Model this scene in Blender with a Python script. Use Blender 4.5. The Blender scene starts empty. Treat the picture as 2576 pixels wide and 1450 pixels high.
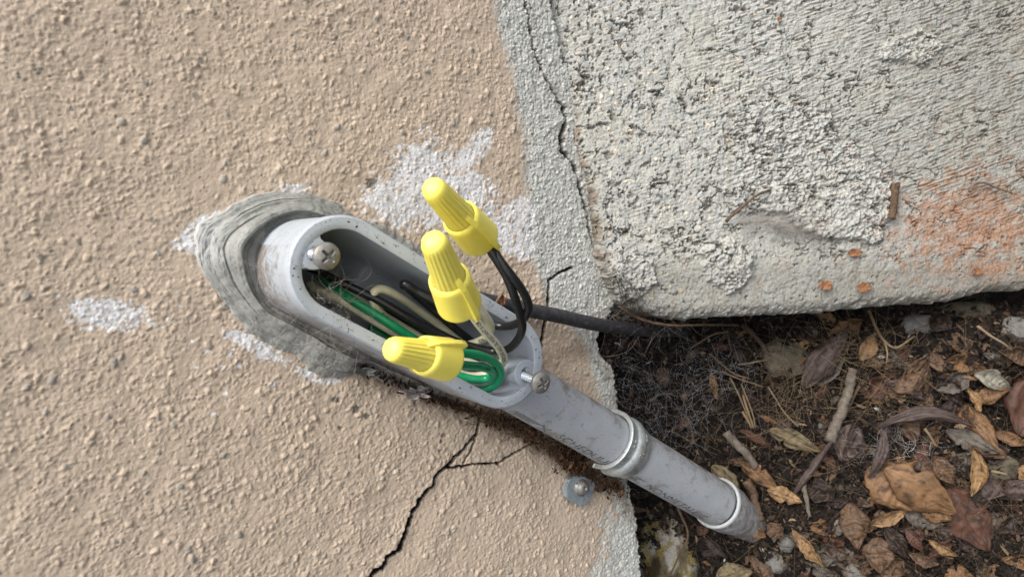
import bpy, bmesh, math, random
import numpy as np
from mathutils import Vector, Matrix
random.seed(7); rng=np.random.default_rng(7)
C=bpy.context.scene.collection
# ------------------------------------------------------------------ camera
PW,PH=2575.,1449.7; TX=math.tan(math.radians(36.5))
def nz(v): v=np.array(v,float); return v/np.linalg.norm(v)
n_=nz((.56,-.04,.83)); d_=np.array((.72,-.46,-.5)); d_=nz(d_-n_*np.dot(d_,n_)); u_=-d_
R=np.array([np.cross(-n_,u_),-n_,u_])          # camera axes -> world (wall is the plane Y=0, facing -Y, Z up)
CAM=np.array([0,0,.25])-R@np.array([0,0,-.33])
cd=bpy.data.cameras.new('camera'); cam=bpy.data.objects.new('camera',cd); C.objects.link(cam)
cd.sensor_width=36; cd.lens=18/TX; cd.clip_start=.005; cd.clip_end=200
cd.dof.use_dof=True; cd.dof.focus_distance=.315; cd.dof.aperture_fstop=20
M4=Matrix([list(R[i])+[CAM[i]] for i in range(3)]+[[0,0,0,1]]); cam.matrix_world=M4
bpy.context.scene.camera=cam
# ------------------------------------------------------------------ light
EXPO=1.30; SKY=.148; SUN=1.2
wd=bpy.data.worlds.new("World"); bpy.context.scene.world=wd; wd.use_nodes=True
nt=wd.node_tree; bg=nt.nodes['Background']; sk=nt.nodes.new('ShaderNodeTexSky'); sk.sky_type='NISHITA'; sk.sun_disc=False
SD=nz(R@nz((-.55,.50,.67)))                     # direction towards the sun
el=math.asin(SD[2]); az=math.atan2(SD[0],SD[1])
sk.sun_elevation=el; sk.sun_rotation=az; sk.air_density=1.0; sk.dust_density=4; sk.ozone_density=1
bw=nt.nodes.new('ShaderNodeRGBToBW'); mx=nt.nodes.new('ShaderNodeMix'); mx.data_type='RGBA'; mx.inputs[0].default_value=.72   # overcast: mostly colourless cloud light
nt.links.new(sk.outputs[0],bw.inputs[0]); nt.links.new(sk.outputs[0],mx.inputs[6]); nt.links.new(bw.outputs[0],mx.inputs[7]); nt.links.new(mx.outputs[2],bg.inputs[0]); bg.inputs[1].default_value=SKY
sl=bpy.data.lights.new('sun','SUN'); sl.energy=SUN; sl.angle=math.radians(36); sl.color=(1,.95,.88)
so=bpy.data.objects.new('sun',sl); C.objects.link(so); so.rotation_euler=Vector(SD).to_track_quat('Z','Y').to_euler(); so.location=(0,-2,3)
vs=bpy.context.scene.view_settings; vs.view_transform='Standard'; vs.look='None'; vs.exposure=EXPO; vs.gamma=1
# ------------------------------------------------------------------ helpers: photo survey
def ray(px,py):
    px=np.asarray(px,float); py=np.asarray(py,float)
    v=np.stack([(px-PW/2)/(PW/2)*TX,-(py-PH/2)/(PW/2)*TX,-np.ones_like(px)],-1); return v@R.T
def at(px,py,h=0):                              # point seen at photo pixel, h metres in front of the wall plane
    r=ray(px,py); return CAM+r*((-h-CAM[1])/r[1])
def proj(P):
    v=(np.asarray(P)-CAM)@R; return PW/2*(1+v[...,0]/-v[...,2]/TX), PH/2-PW/2*v[...,1]/-v[...,2]/TX
ZT={1:(386.3,418.4,.3996),2:(708.1,547.2,.3551),3:(965.6,399.1,.3108),4:(901.25,643.75,.3108),5:(1223.1,901.25,.3783),
    6:(1866.9,772.5,.4671),7:(1223.1,0,.5328),8:(1866.9,0,.5328),9:(643.75,965.6,.3338),10:(1416.25,708.1,.3996),11:(0,708.1,.3551),12:(1480.6,772.5,.222),13:(1351.9,1126.6,.2499),14:(1480.6,997.8,.2441),15:(901.25,321.9,.222),16:(1255.3,965.6,.1776)}
def z(k,*a):
    o,p,s=ZT[k]
    return [(o+s*a[i],p+s*a[i+1]) for i in range(0,len(a),2)] if len(a)>2 else (o+s*a[0],p+s*a[1])
# ------------------------------------------------------------------ noise
def h2(ix,iy,s):
    a=(ix.astype(np.int64)*374761393+iy.astype(np.int64)*668265263+s*974711)&0xffffffff
    a=((a^(a>>13))*1274126177)&0xffffffff; a=((a^(a>>16))*2246822519)&0xffffffff
    return ((a^(a>>15))&0xffffff)/float(0xffffff)
def perlin(x,y,s=0):
    x0=np.floor(x);y0=np.floor(y);fx=x-x0;fy=y-y0;ux=fx*fx*(3-2*fx);uy=fy*fy*(3-2*fy)
    def g(i,j):
        a=h2(x0+i,y0+j,s)*6.2831853; return np.cos(a)*(fx-i)+np.sin(a)*(fy-j)
    return ((g(0,0)*(1-ux)+g(1,0)*ux)*(1-uy)+(g(0,1)*(1-ux)+g(1,1)*ux)*uy)*1.4
def fbm(x,y,s=0,o=4,g=.5):
    t=0;a=1
    for k in range(o): t=t+a*perlin(x*2**k,y*2**k,s+k*17); a*=g
    return t
def domes(x,y,s,p=1.,r0=.35,r1=.75,sharp=1.):  # scattered rounded grains; returns height 0..1 and a per-grain random
    x0=np.floor(x);y0=np.floor(y); H=np.zeros_like(x); I=np.zeros_like(x)
    for i in (-1,0,1):
        for j in (-1,0,1):
            cx=x0+i;cy=y0+j
            jx=h2(cx,cy,s);jy=h2(cx,cy,s+1);rr=h2(cx,cy,s+2);pp=h2(cx,cy,s+3)
            r=r0+(r1-r0)*rr**2
            dx=x-cx-jx;dy=y-cy-jy; an=pp*9
            dx2=dx*np.cos(an)+dy*np.sin(an);dy2=-dx*np.sin(an)+dy*np.cos(an)
            d=(dx2**2+(dy2*1.35)**2)/r**2
            v=np.where(pp<p,np.clip(1-d,0,1)**(.6*sharp)*(r/r1),0)
            m=v>H; H=np.where(m,v,H); I=np.where(m,h2(cx,cy,s+4),I)
    return H,I
def sstep(a,b,x): t=np.clip((x-a)/(b-a),0,1); return t*t*(3-2*t)
def polydist(px,py,pl,closed=False):            # distance to polyline and fraction along it
    D=np.full(px.shape,1e9);F=np.zeros(px.shape);n=len(pl)
    m=n if closed else n-1
    for i in range(m):
        ax,ay=pl[i];bx,by=pl[(i+1)%n];vx,vy=bx-ax,by-ay;L=vx*vx+vy*vy+1e-9
        t=np.clip(((px-ax)*vx+(py-ay)*vy)/L,0,1);d=np.hypot(px-ax-t*vx,py-ay-t*vy)
        k=d<D;D=np.where(k,d,D);F=np.where(k,(i+t)/m,F)
    return D,F
def inside(px,py,pl):
    c=np.zeros(px.shape,bool);n=len(pl)
    for i in range(n):
        ax,ay=pl[i];bx,by=pl[(i+1)%n]
        if ay==by: continue
        c^=((ay>py)!=(by>py))&(px<(bx-ax)*(py-ay)/(by-ay)+ax)
    return c
def sdist(px,py,pl): d,_=polydist(px,py,pl,True); return np.where(inside(px,py,pl),-d,d)
# ------------------------------------------------------------------ mesh / object helpers
def mkmesh(name,V,F,smooth=True):
    V=np.asarray(V,np.float32); me=bpy.data.meshes.new(name); me.vertices.add(len(V)); me.vertices.foreach_set('co',V.ravel())
    if isinstance(F,np.ndarray):
        k=F.shape[1]; nf=len(F); li=F.ravel().astype(np.int32); ls=np.arange(nf,dtype=np.int32)*k; lt=np.full(nf,k,np.int32)
    else:
        lt=np.array([len(f) for f in F],np.int32); ls=np.concatenate([[0],np.cumsum(lt)[:-1]]).astype(np.int32); li=np.array([i for f in F for i in f],np.int32)
    me.loops.add(len(li)); me.loops.foreach_set('vertex_index',li); me.polygons.add(len(lt))
    me.polygons.foreach_set('loop_start',ls); me.polygons.foreach_set('loop_total',lt)
    me.polygons.foreach_set('use_smooth',np.full(len(lt),smooth,bool)); me.update(calc_edges=True); me.validate(); return me
def attr(me,name,a):
    a=np.asarray(a,np.float32)
    if a.ndim==2:
        x=me.attributes.new(name,'FLOAT_COLOR','POINT'); x.data.foreach_set('color',np.concatenate([a[:,:3],np.ones((len(a),1),np.float32)],1).ravel())
    else:
        x=me.attributes.new(name,'FLOAT','POINT'); x.data.foreach_set('value',a)
def obj(name,V,F,mat,parent=None,origin=None,smooth=True,attrs={}):
    V=np.asarray(V,float)
    if parent is not None: o0=np.array(parent['_o']) if '_o' in parent else np.zeros(3)
    elif origin is not None: o0=np.array(origin,float)
    else: o0=(V.min(0)+V.max(0))/2
    me=mkmesh(name,V-o0,F,smooth); me.materials.append(mat)
    for k,a in attrs.items(): attr(me,k,a)
    o=bpy.data.objects.new(name,me); C.objects.link(o); o['_o']=list(o0)
    if parent is not None: o.parent=parent
    else: o.location=o0
    return o
def empty(name,loc,label,cat,group=None):
    o=bpy.data.objects.new(name,None); C.objects.link(o); o.location=loc; o['_o']=list(map(float,loc)); o.empty_display_size=.01
    return tag(o,label,cat,group)
def tag(o,label,cat,group=None,kind=None):
    o['label']=label; o['category']=cat
    if group: o['group']=group
    if kind: o['kind']=kind
    return o
def weld(parts):
    Vs=[];Fs=[];k=0
    for V,F in parts:
        V=np.asarray(V,float); Vs.append(V); Fs+= [tuple(int(i)+k for i in f) for f in F]; k+=len(V)
    return np.concatenate(Vs),Fs
def crom(P,n):
    P=np.asarray(P,float); Q=np.concatenate([[2*P[0]-P[1]],P,[2*P[-1]-P[-2]]]); out=[]
    m=len(P)-1; t=np.linspace(0,m,n); i=np.minimum(t.astype(int),m-1); f=(t-i)[:,None]
    a,b,c,d=Q[i],Q[i+1],Q[i+2],Q[i+3]
    return .5*((2*b)+(c-a)*f+(2*a-5*b+4*c-d)*f**2+(3*b-a-3*c+d)*f**3)
def resample(P,step):
    P=crom(P,len(P)*16); s=np.concatenate([[0],np.cumsum(np.linalg.norm(np.diff(P,axis=0),axis=1))])
    n=max(4,int(s[-1]/step)); q=np.linspace(0,s[-1],n); return np.stack([np.interp(q,s,P[:,k]) for k in range(3)],1),q
def frames(P,up=None):
    T=np.gradient(P,axis=0); T/=np.linalg.norm(T,axis=1)[:,None]+1e-12
    N=np.zeros_like(P); v=np.array(up if up is not None else (0.3,-1,.2),float)
    for i in range(len(P)):
        v=v-T[i]*np.dot(v,T[i]); v/=np.linalg.norm(v)+1e-12; N[i]=v
    return T,N,np.cross(T,N)
def tube(P,r,ns=12,cap=True,up=None):
    P=np.asarray(P,float); n=len(P); r=np.broadcast_to(r,(n,)); T,N,B=frames(P,up)
    a=np.linspace(0,2*np.pi,ns,endpoint=False)
    V=(P[:,None]+r[:,None,None]*(np.cos(a)[None,:,None]*N[:,None]+np.sin(a)[None,:,None]*B[:,None])).reshape(-1,3)
    i=np.arange(n-1)[:,None]*ns; j=np.arange(ns)[None]; j2=(j+1)%ns
    F=np.stack([i+j,i+j2,i+ns+j2,i+ns+j],-1).reshape(-1,4).tolist()
    if cap: F+= [list(range(ns))[::-1],[(n-1)*ns+k for k in range(ns)]]
    return V,F
def tubes_np(paths,rads,ns=3):                   # many thin strands of equal point count, as one array
    P=np.asarray(paths); m,n,_=P.shape; T=np.gradient(P,axis=1); T/=np.linalg.norm(T,axis=2)[...,None]+1e-12
    N=np.cross(T,np.array([.31,.2,.93])); N/=np.linalg.norm(N,axis=2)[...,None]+1e-12; B=np.cross(T,N)
    a=np.linspace(0,2*np.pi,ns,endpoint=False); r=np.asarray(rads)[:,None,None,None]*np.linspace(1,.5,n)[None,:,None,None]
    V=P[:,:,None]+r*(np.cos(a)[None,None,:,None]*N[:,:,None]+np.sin(a)[None,None,:,None]*B[:,:,None])
    base=(np.arange(m)*n*ns)[:,None,None]+(np.arange(n-1)*ns)[None,:,None]; j=np.arange(ns)[None,None]; j2=(j+1)%ns
    F=np.stack([base+j,base+j2,base+ns+j2,base+ns+j],-1).reshape(-1,4); return V.reshape(-1,3),F
def lathe(prof,ns=32,rad=lambda a,k:1.0):        # prof: list of (radius, height) about +Z
    a=np.linspace(0,2*np.pi,ns,endpoint=False); V=[];n=len(prof)
    for k,(r,hh) in enumerate(prof):
        for t in a:
            q=r*rad(t,k); V.append((q*math.cos(t),q*math.sin(t),hh))
    F=[]
    for k in range(n-1):
        for j in range(ns): F.append((k*ns+j,k*ns+(j+1)%ns,(k+1)*ns+(j+1)%ns,(k+1)*ns+j))
    return np.array(V),F
def place(V,o,zax,xax=(0,0,1)):                  # local -> world, local Z along zax
    zz=nz(zax); x=np.array(xax,float); x=nz(x-zz*np.dot(x,zz)); y=np.cross(zz,x); return np.asarray(o)+np.asarray(V)@np.array([x,y,zz])
# ------------------------------------------------------------------ materials
def mat(name,col,rough=.6,spec=.5,metal=0.,var=.15,scale=300,bump=0.,bscale=800,col2=None,m2=(.5,.65),s2=60,tint=None,coat=0,extra=None,sss=0):
    m=bpy.data.materials.new(name); m.use_nodes=True; t=m.node_tree; b=t.nodes['Principled BSDF']; L=t.links.new
    b.inputs['Roughness'].default_value=rough; b.inputs['Specular IOR Level'].default_value=spec; b.inputs['Metallic'].default_value=metal
    if coat: b.inputs['Coat Weight'].default_value=coat; b.inputs['Coat Roughness'].default_value=.15
    if sss: b.inputs['Subsurface Weight'].default_value=sss; b.inputs['Subsurface Radius'].default_value=(.003,.002,.001); b.inputs['Subsurface Scale'].default_value=1
    tc=t.nodes.new('ShaderNodeTexCoord')
    def noise(sc,det=5,rg=.6):
        x=t.nodes.new('ShaderNodeTexNoise'); x.inputs['Scale'].default_value=sc; x.inputs['Detail'].default_value=det; x.inputs['Roughness'].default_value=rg; L(tc.outputs['Object'],x.inputs['Vector']); return x
    def mix(f,a,bb,mode='MIX'):
        x=t.nodes.new('ShaderNodeMix'); x.data_type='RGBA'; x.blend_type=mode
        for s,v in ((0,f),(6,a),(7,bb)):
            if hasattr(v,'is_linked') or hasattr(v,'links'): L(v,x.inputs[s])
            else: x.inputs[s].default_value=v if s==0 else (*v[:3],1)
        return x.outputs[2]
    def rng_(v,a,c,lo=0,hi=1):
        x=t.nodes.new('ShaderNodeMapRange'); x.inputs[1].default_value=a;x.inputs[2].default_value=c;x.inputs[3].default_value=lo;x.inputs[4].default_value=hi; L(v,x.inputs[0]); return x.outputs[0]
    def at_(nm,color=False):
        x=t.nodes.new('ShaderNodeAttribute'); x.attribute_name=nm; return x.outputs['Color' if color else 'Fac']
    if tint: base=at_(tint,True)
    else:
        base=t.nodes.new('ShaderNodeRGB'); base.outputs[0].default_value=(*col,1); base=base.outputs[0]
    if col2 is not None: base=mix(rng_(noise(s2).outputs[0],m2[0],m2[1]),base,col2)
    g=rng_(noise(scale).outputs[0],.3,.7,1-var,1+var)
    gg=t.nodes.new('ShaderNodeCombineColor'); [L(g,gg.inputs[i]) for i in range(3)]
    base=mix(1.,base,gg.outputs[0],'MULTIPLY')
    if extra: base=extra(t,L,base,noise,mix,rng_,at_,b,tc) or base
    L(base,b.inputs['Base Color'])
    if bump:
        bn=t.nodes.new('ShaderNodeBump'); bn.inputs['Strength'].default_value=1; bn.inputs['Distance'].default_value=bump; L(noise(bscale,6).outputs[0],bn.inputs['Height']); L(bn.outputs[0],b.inputs['Normal'])
    return m
M={}
M['stucco']=mat('stucco',(0,0,0),.85,.25,tint='tint',var=.07,scale=900,bump=.00018,bscale=1500)
M['concrete']=mat('concrete',(0,0,0),.93,.2,tint='tint',var=.2,scale=1300,bump=.0004,bscale=1500)
M['soil']=mat('soil',(.014,.012,.0105),.95,.2,var=.5,scale=500,bump=.001,bscale=900,col2=(.02,.015,.011),s2=150)
M['moss']=mat('moss',(0,0,0),.95,.2,tint='tint',var=.25,scale=900,bump=.0004,bscale=1500)
def dirty(c,s,a,bb):
    def f(t,L,base,noise,mix,rng_,at_,b,tc):
        x=mix(rng_(noise(s,8,.75).outputs[0],a,bb),base,c)
        # small dirt specks
        return mix(rng_(noise(s*9,2,.5).outputs[0],.70,.74),x,(.05,.035,.025))
    return f
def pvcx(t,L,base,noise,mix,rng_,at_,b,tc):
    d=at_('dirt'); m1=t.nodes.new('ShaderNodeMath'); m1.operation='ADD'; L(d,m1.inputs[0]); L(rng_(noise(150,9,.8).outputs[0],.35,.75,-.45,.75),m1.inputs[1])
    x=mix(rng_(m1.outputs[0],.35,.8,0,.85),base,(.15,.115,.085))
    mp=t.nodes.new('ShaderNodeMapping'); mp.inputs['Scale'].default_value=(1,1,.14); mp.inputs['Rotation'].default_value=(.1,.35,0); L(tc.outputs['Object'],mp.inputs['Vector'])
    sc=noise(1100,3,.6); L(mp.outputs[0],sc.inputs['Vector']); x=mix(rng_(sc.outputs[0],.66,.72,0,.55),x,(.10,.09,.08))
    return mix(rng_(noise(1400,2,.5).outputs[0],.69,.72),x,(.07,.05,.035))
M['pvc']=mat('grey_pvc',(.37,.40,.43),.5,.4,var=.06,scale=160,extra=pvcx,bump=.00003,bscale=900)
M['pvc_in']=mat('grey_pvc_inside',(.36,.385,.43),.3,.5,var=.08,scale=120,extra=dirty((.2,.2,.2),70,.55,.9),bump=.00003,bscale=500)
M['pvc_pipe']=mat('grey_pvc_pipe',(.31,.325,.34),.55,.35,var=.06,scale=100,extra=pvcx,bump=.00004,bscale=900)
M['pvc_white']=mat('white_pipe_rim',(.36,.375,.38),.5,.4,var=.08,scale=300,extra=dirty((.2,.17,.13),180,.56,.8))
M['ink']=mat('black_ink',(.03,.03,.032),.6,.3,extra=None,var=.3)
M['ink_worn']=mat('worn_ink',(.035,.038,.042),.6,.3,var=.4,col2=(.22,.23,.24),s2=900,m2=(.5,.62))
M['blk']=mat('black_wire',(.012,.012,.013),.27,.5,var=.2,scale=900,bump=.00005,bscale=600,col2=(.05,.05,.05),m2=(.6,.9),s2=500)
M['blkcable']=mat('black_cable',(.022,.023,.027),.5,.4,var=.3,scale=900,bump=.00008,bscale=900,extra=dirty((.11,.10,.095),400,.5,.8))
M['wht']=mat('cream_wire',(.72,.67,.49),.33,.5,var=.05,scale=500,bump=.00003,sss=0)
M['grn']=mat('green_wire',(.008,.27,.11),.24,.5,var=.08,scale=500,bump=.00002,bscale=700)
M['yel']=mat('yellow_plastic',(.99,.85,.15),.45,.45,var=.03,scale=400,bump=.00002,bscale=1500,sss=.12)
M['zinc']=mat('zinc_screw',(.55,.58,.62),.28,.5,metal=1,var=.2,scale=900,bump=.00004,bscale=2000)
M['zincold']=mat('dull_zinc_head',(.26,.255,.24),.5,.4,metal=.6,var=.3,scale=700,bump=.00008,bscale=1800,extra=dirty((.22,.20,.17),500,.45,.62))
M['galv']=mat('galvanised',(.50,.53,.52),.42,.5,metal=.65,var=.2,scale=300,bump=.00006,bscale=900,extra=dirty((.25,.235,.19),160,.5,.7))
M['caulk']=mat('caulk',(0,0,0),.62,.35,tint='tint',var=.14,scale=600,bump=.00015,bscale=900)
M['chip']=mat('litter_chips',(0,0,0),.85,.2,tint='tint',var=.3,scale=900)
M['fib']=mat('pale_fibre',(.30,.27,.24),.7,.3,var=.3,scale=200)
M['web']=mat('grey_web',(.42,.41,.41),.7,.3,var=.4,scale=100)
M['root']=mat('root_fibre',(.03,.022,.017),.85,.2,var=.4,scale=200)
M['rootb']=mat('brown_rootlet',(.11,.07,.045),.85,.2,var=.4,scale=200)
M['straw']=mat('dry_straw',(.17,.12,.07),.7,.3,var=.3,scale=200)
M['twig']=mat('twig_bark',(.10,.065,.042),.9,.2,var=.45,scale=500,bump=.0004,bscale=900)
M['stick']=mat('grey_stick',(.12,.10,.08),.9,.2,var=.4,scale=400,bump=.0004,bscale=900)
M['film']=mat('pale_film',(.42,.38,.36),.4,.4,var=.25,scale=300,bump=.0002,bscale=500)
M['rustflake']=mat('rust_flake',(.21,.10,.05),.9,.2,var=.35,scale=700,bump=.0002,bscale=900)
M['stone']=mat('pale_stone',(.13,.125,.115),.9,.2,var=.3,scale=300,bump=.0004,bscale=500,col2=(.12,.10,.08),s2=120)
M['stoned']=mat('brown_stone',(.10,.085,.06),.95,.2,var=.4,scale=300,bump=.0004,bscale=500,col2=(.05,.045,.03),s2=100)
# ------------------------------------------------------------------ sheets: wall, concrete, soil
def axis(lo,hi,step,far):                        # fine in [lo,hi], growing coarser outside
    m=list(np.arange(lo,hi,step)); s=step*2; a=lo; L_=[]
    while a>lo-far: a-=s; s*=1.16; L_.append(a)
    s=step*2; a=m[-1]; Rr=[]
    while a<hi+far: a+=s; s*=1.16; Rr.append(a)
    return np.array(L_[::-1]+m+Rr)
class Sheet:
    def __init__(s,P0,nrm,ax):
        s.P0=np.array(P0,float); s.n=nz(nrm); a=np.array(ax,float); s.a=nz(a-s.n*np.dot(a,s.n)); s.b=np.cross(s.n,s.a)
    def uv(s,P): q=np.asarray(P)-s.P0; return q@s.a,q@s.b
    def pt(s,u,v,h): return s.P0+u[...,None]*s.a+v[...,None]*s.b+h[...,None]*s.n
    def hit(s,px,py,off=0.):
        r=ray(px,py); t=((s.P0-CAM)@s.n+off)/(r@s.n); return CAM+r*np.asarray(t)[...,None]
cx_=R@np.array([1,0,0.]); cz_=R@np.array([0,0,1.])
def grid(sh,corner_px,step,far,off=0):
    P=sh.hit(np.array([c[0] for c in corner_px],float),np.array([c[1] for c in corner_px],float),off); U,Vv=sh.uv(P)
    ua=axis(U.min(),U.max(),step,far); va=axis(Vv.min(),Vv.max(),step,far); u,v=np.meshgrid(ua,va,indexing='ij'); return u,v
def faces(nu,nv,keep):
    i=np.arange(nu-1)[:,None]*nv+np.arange(nv-1)[None]; F=np.stack([i,i+nv,i+nv+1,i+1],-1)
    k=keep[:-1,:-1]&keep[1:,:-1]&keep[:-1,1:]&keep[1:,1:]; F=F[k]
    return F
def compact(V,F,A):
    us=np.unique(F); mp=np.full(len(V),-1,np.int64); mp[us]=np.arange(len(us)); return V[us],mp[F],{k:a[us] for k,a in A.items()}
def lin(r,g,b): 
    f=lambda c: (c/255.)**2.2
    return np.array([f(r),f(g),f(b)])
# traced outlines (photo pixels)
WEDGE=[(1380,-20000),(1385,-60),(1388,20),(1405,70),(1415,150),(1442,200),(1474,250),(1488,290),(1482,370),(1510,410),(1528,480),(1548,560),(1546,600),(1570,680),(1545,770),(1503,850),(1510,885),(1545,930),(1553,1000),(1562,1050),(1575,1180),(1590,1255),(1602,1300),(1606,1360),(1612,1440),(1625,1560),(1640,20000),(-20000,20000),(-20000,-20000)]
CEDGE=[(1326,-20000),(1334,-60),(1338,20),(1354,75),(1368,145),(1390,195),(1424,245),(1442,290),(1438,370),(1462,410),(1484,480),(1500,560),(1504,600),(1516,670),(1537,735),(1560,772),(1600,790),(1660,803),(1730,812),(1800,806),(1900,800),(2000,796),(2100,791),(2200,778),(2300,770),(2400,766),(2450,752),(2500,738),(2575,735),(2700,722),(3600,650),(20000,300),(20000,-20000)]
CR1=z(9,840,1470,870,1450,900,1410,945,1390,990,1310,1080,1250,1120,1150,1160,1030,1185,960,1220,910,1255,850,1290,800,1335,770,1345,710,1370,680,1450,610,1500,550,1570,490,1590,460,1625,420,1665,370,1680,290,1693,240,1697,190)
CR2=z(9,1450,625,1480,632,1540,615,1555,622,1640,600,1730,600,1800,592,1825,598,1850,575,1900,545,1980,500,2060,455,2130,430)
CR3=z(9,1672,380,1640,450,1625,500,1590,550,1560,600)
CR4=[(1348,905),(1362,870),(1368,830),(1378,790),(1380,740),(1382,705),(1408,685),(1440,672)]
CR5=[(1372,788),(1395,790),(1420,792)]
# --- wall
wall=Sheet((0,0,.25),(0,-1,0),cx_-np.array([0,1,0])*np.dot(cx_,(0,1,0)))
def paint_tint(tan,grey,m): return tan*(1-m[...,None])+grey*m[...,None]
def build_wall():
    u,v=grid(wall,[(-60,-60),(1700,-60),(-60,1510),(1720,1510)],.00040,1.2)
    P=wall.pt(u,v,np.zeros_like(u)); px,py=proj(P); front=((P-CAM)@R)[...,2]<-.02
    sd=sdist(px,py,WEDGE); keep=(sd<16)|~front|((px<1600)&(sd<0))
    zc_=np.clip(P[...,2],.2662,.3424); keep&=~(np.hypot(P[...,0]+.0394,P[...,2]-zc_)<.0172)
    far=(~front)|(px<-200)|(py<-200)|(py>1650)
    x=u*1000;y=v*1000
    wx=x+.5*perlin(x*.7,y*.7,5);wy=y+.5*perlin(x*.7,y*.7,9)
    # lower right: trowelled streaks, stretched along the wall's vertical
    st=sstep(1150,1500,px)*sstep(1000,1250,py)
    ang=math.radians(78);xr=wx*math.cos(ang)+wy*math.sin(ang);yr=-wx*math.sin(ang)+wy*math.cos(ang)
    g1,i1=domes(wx/2.1,wy/2.1,11,.62); g2,i2=domes(wx/1.05,wy/1.05,31,.8); g3,i3=domes(wx/5.2,wy/5.2,51,.36,.16,.33,.8); 
    s1,_=domes(xr/3.3,yr/1.6,71,.85)
    dens=sstep(-.55,.45,fbm(x/16,y/16,3,3)+.15)
    g4,_=domes(wx/1.35+7,wy/1.35,91,.5,.3,.6,.7)
    h=.52*g1*(.25+.75*dens)+.30*g2*(.4+.6*dens)+1.15*g3+.42*g4*(.3+.7*dens)+.20*s1*st
    h+=.55*fbm(x/14,y/14,21,3)+.16*perlin(x/1.9,y/1.9,2)+.09*perlin(x/.8,y/.8,8)
    # ridgy smears
    rd=1-np.abs(perlin(xr/7,yr/2.4,77)); h+=.14*rd**6*(.5+st); pp_=sstep(.42,.6,fbm(x/2.3,y/2.3,97,3)); h-=.25*pp_; po,_=domes(x/2.6+3,y/2.6,83,.35,.10,.22,.5); h-=.8*(po>.1)*po
    # masks
    nb=fbm(px/26,py/26,91,4); nf=fbm(px/9,py/9,93,3)
    gx=np.interp(py,[-400,0,60,130,200,300,340,430,520,600,640,760,860,1000,1120,1250,1300,1450,2000],[1245,1245,1252,1272,1292,1305,1322,1318,1335,1320,1335,1375,1470,1510,1530,1545,1520,1480,1440])
    grey=sstep(-14,14,px-gx+10*nb+5*nf)
    low=sstep(1000,1090,py); grey=grey*(1-low)+low*sstep(-.3,.9,(px-gx)/45+nb*1.1+.3*nf)
    def blob(cx,cy,rx,ry,rot=0,k=.55):
        c,s=math.cos(rot),math.sin(rot);dx=px-cx;dy=py-cy;d=np.hypot((dx*c+dy*s)/rx,(-dx*s+dy*c)/ry); return sstep(.09,-.06,d-1+k*(nb*.8+nf*.7))
    white=np.zeros_like(px)
    for a in [(268,790,100,40,.1),(1060,440,75,85,.2),(1010,510,95,60,.2),(1130,500,120,75,.1),(1165,400,60,26,-.5),(1215,352,26,24,.3),(1270,590,75,42,.2),(1310,540,50,40,0),(1180,470,50,40,0),(505,575,60,26,-.6),(480,610,40,30,0),(735,472,40,10,0),(640,870,80,18,.5),(800,945,50,18,.2),(1320,620,45,30,0)]: white=np.maximum(white,blob(*a))
    rr=random.Random(3)
    for _ in range(26):
        white=np.maximum(white,blob(rr.choice([560,600,640,700,780])+rr.gauss(-60,45),rr.gauss(900,60),rr.uniform(4,9),rr.uniform(3,7),0,.25))
    white*= (px<1345); fw=fbm(x/1.6,y/1.6,63,4); white*=(.35+.65*sstep(-.34,-.02,fw+.16))*(1-.85*sstep(.42,.7,g1)*(i1>.45))*(1-.8*sstep(.2,.4,g3))
    stone=((i3>.80)&(g3>.12))|((i1>.992)&(g1>.3)&(dens<2))
    h=h*(1-.15*white)+.10*white*fbm(x/.9,y/.9,61,3)
    # grey render: sharper, sandier
    q1,qi=domes(x/1.5,y/1.5,131,.8,.3,.6); q2,_=domes(x/.8,y/.8,141,.8)
    q3,_=domes(x/3.1,y/3.1,151,.45,.2,.45); gp=sstep(.34,.6,fbm(x/1.7,y/1.7,47,3)); h=h*(1-grey)+grey*(.6*q1+.3*q2+.8*q3+.5*fbm(x/6,y/6,41,2)-.9*gp-.25)
    # cracks
    crack=np.zeros_like(px)
    for pl,w0,w1 in ((CR1,8.2,3.4),(CR2,3.6,2.2),(CR3,2.,1.6),(CR4,4.6,2.8),(CR5,2.2,1.4)):
        wob=1.6*perlin(px/9,py/9,201)+1.0*perlin(px/4,py/4,203)
        D,F=polydist(px+wob,py+1.6*perlin(px/9,py/9,205),pl); w=w0+(w1-w0)*F; w=w*(.75+.5*(perlin(px/14,py/14,207)+.5))
        crack=np.maximum(crack,sstep(.5,-.35,(D-w)/1.0))
        if pl is CR1:
            side=px*0+py # right/below side of the main crack sits a little lower
            xc=np.interp(py,[p[1] for p in CR1][::-1],[p[0] for p in CR1][::-1]); inr=(py>1160)
            h-=1.3*inr*sstep(0,6,px-xc)*sstep(90,10,px-xc)*sstep(1160,1200,py)
            h+=.5*inr*sstep(0,-5,px-xc)*sstep(-40,-5,px-xc)*sstep(1160,1200,py)
    h=np.where(crack>0,h*(1-crack)-3.4*crack,h)
    # the joint with the concrete: a thin broken crack that dies out half way down
    JL=[(1318,-200),(1322,0),(1334,60),(1342,120),(1366,180),(1396,235),(1416,270),(1424,300),(1412,345),(1414,375),(1446,420),(1458,470),(1474,520),(1484,580),(1500,640)]
    D,_=polydist(px+5*perlin(px/13,py/13,211)+2.5*perlin(px/4,py/4,213),py,JL); jw=np.interp(py,[-50,40,160,230,300,340,360,450,500,580,650],[1.,1.8,2.6,2.2,4.2,7,5,3,4,2.2,.8])*(.5+.9*(perlin(py/22,0*py,215)+.45))
    jc=sstep(1.2,-1,D-jw)*(py<640); h=h*(1-jc)-4.5*jc; crack=np.maximum(crack,jc*.9); jd=sstep(26,4,D)*sstep(.0,.5,nf+.5*nb+.1)*(py<640)
    # pits with exposed mortar
    pit=np.zeros_like(px)
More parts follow.
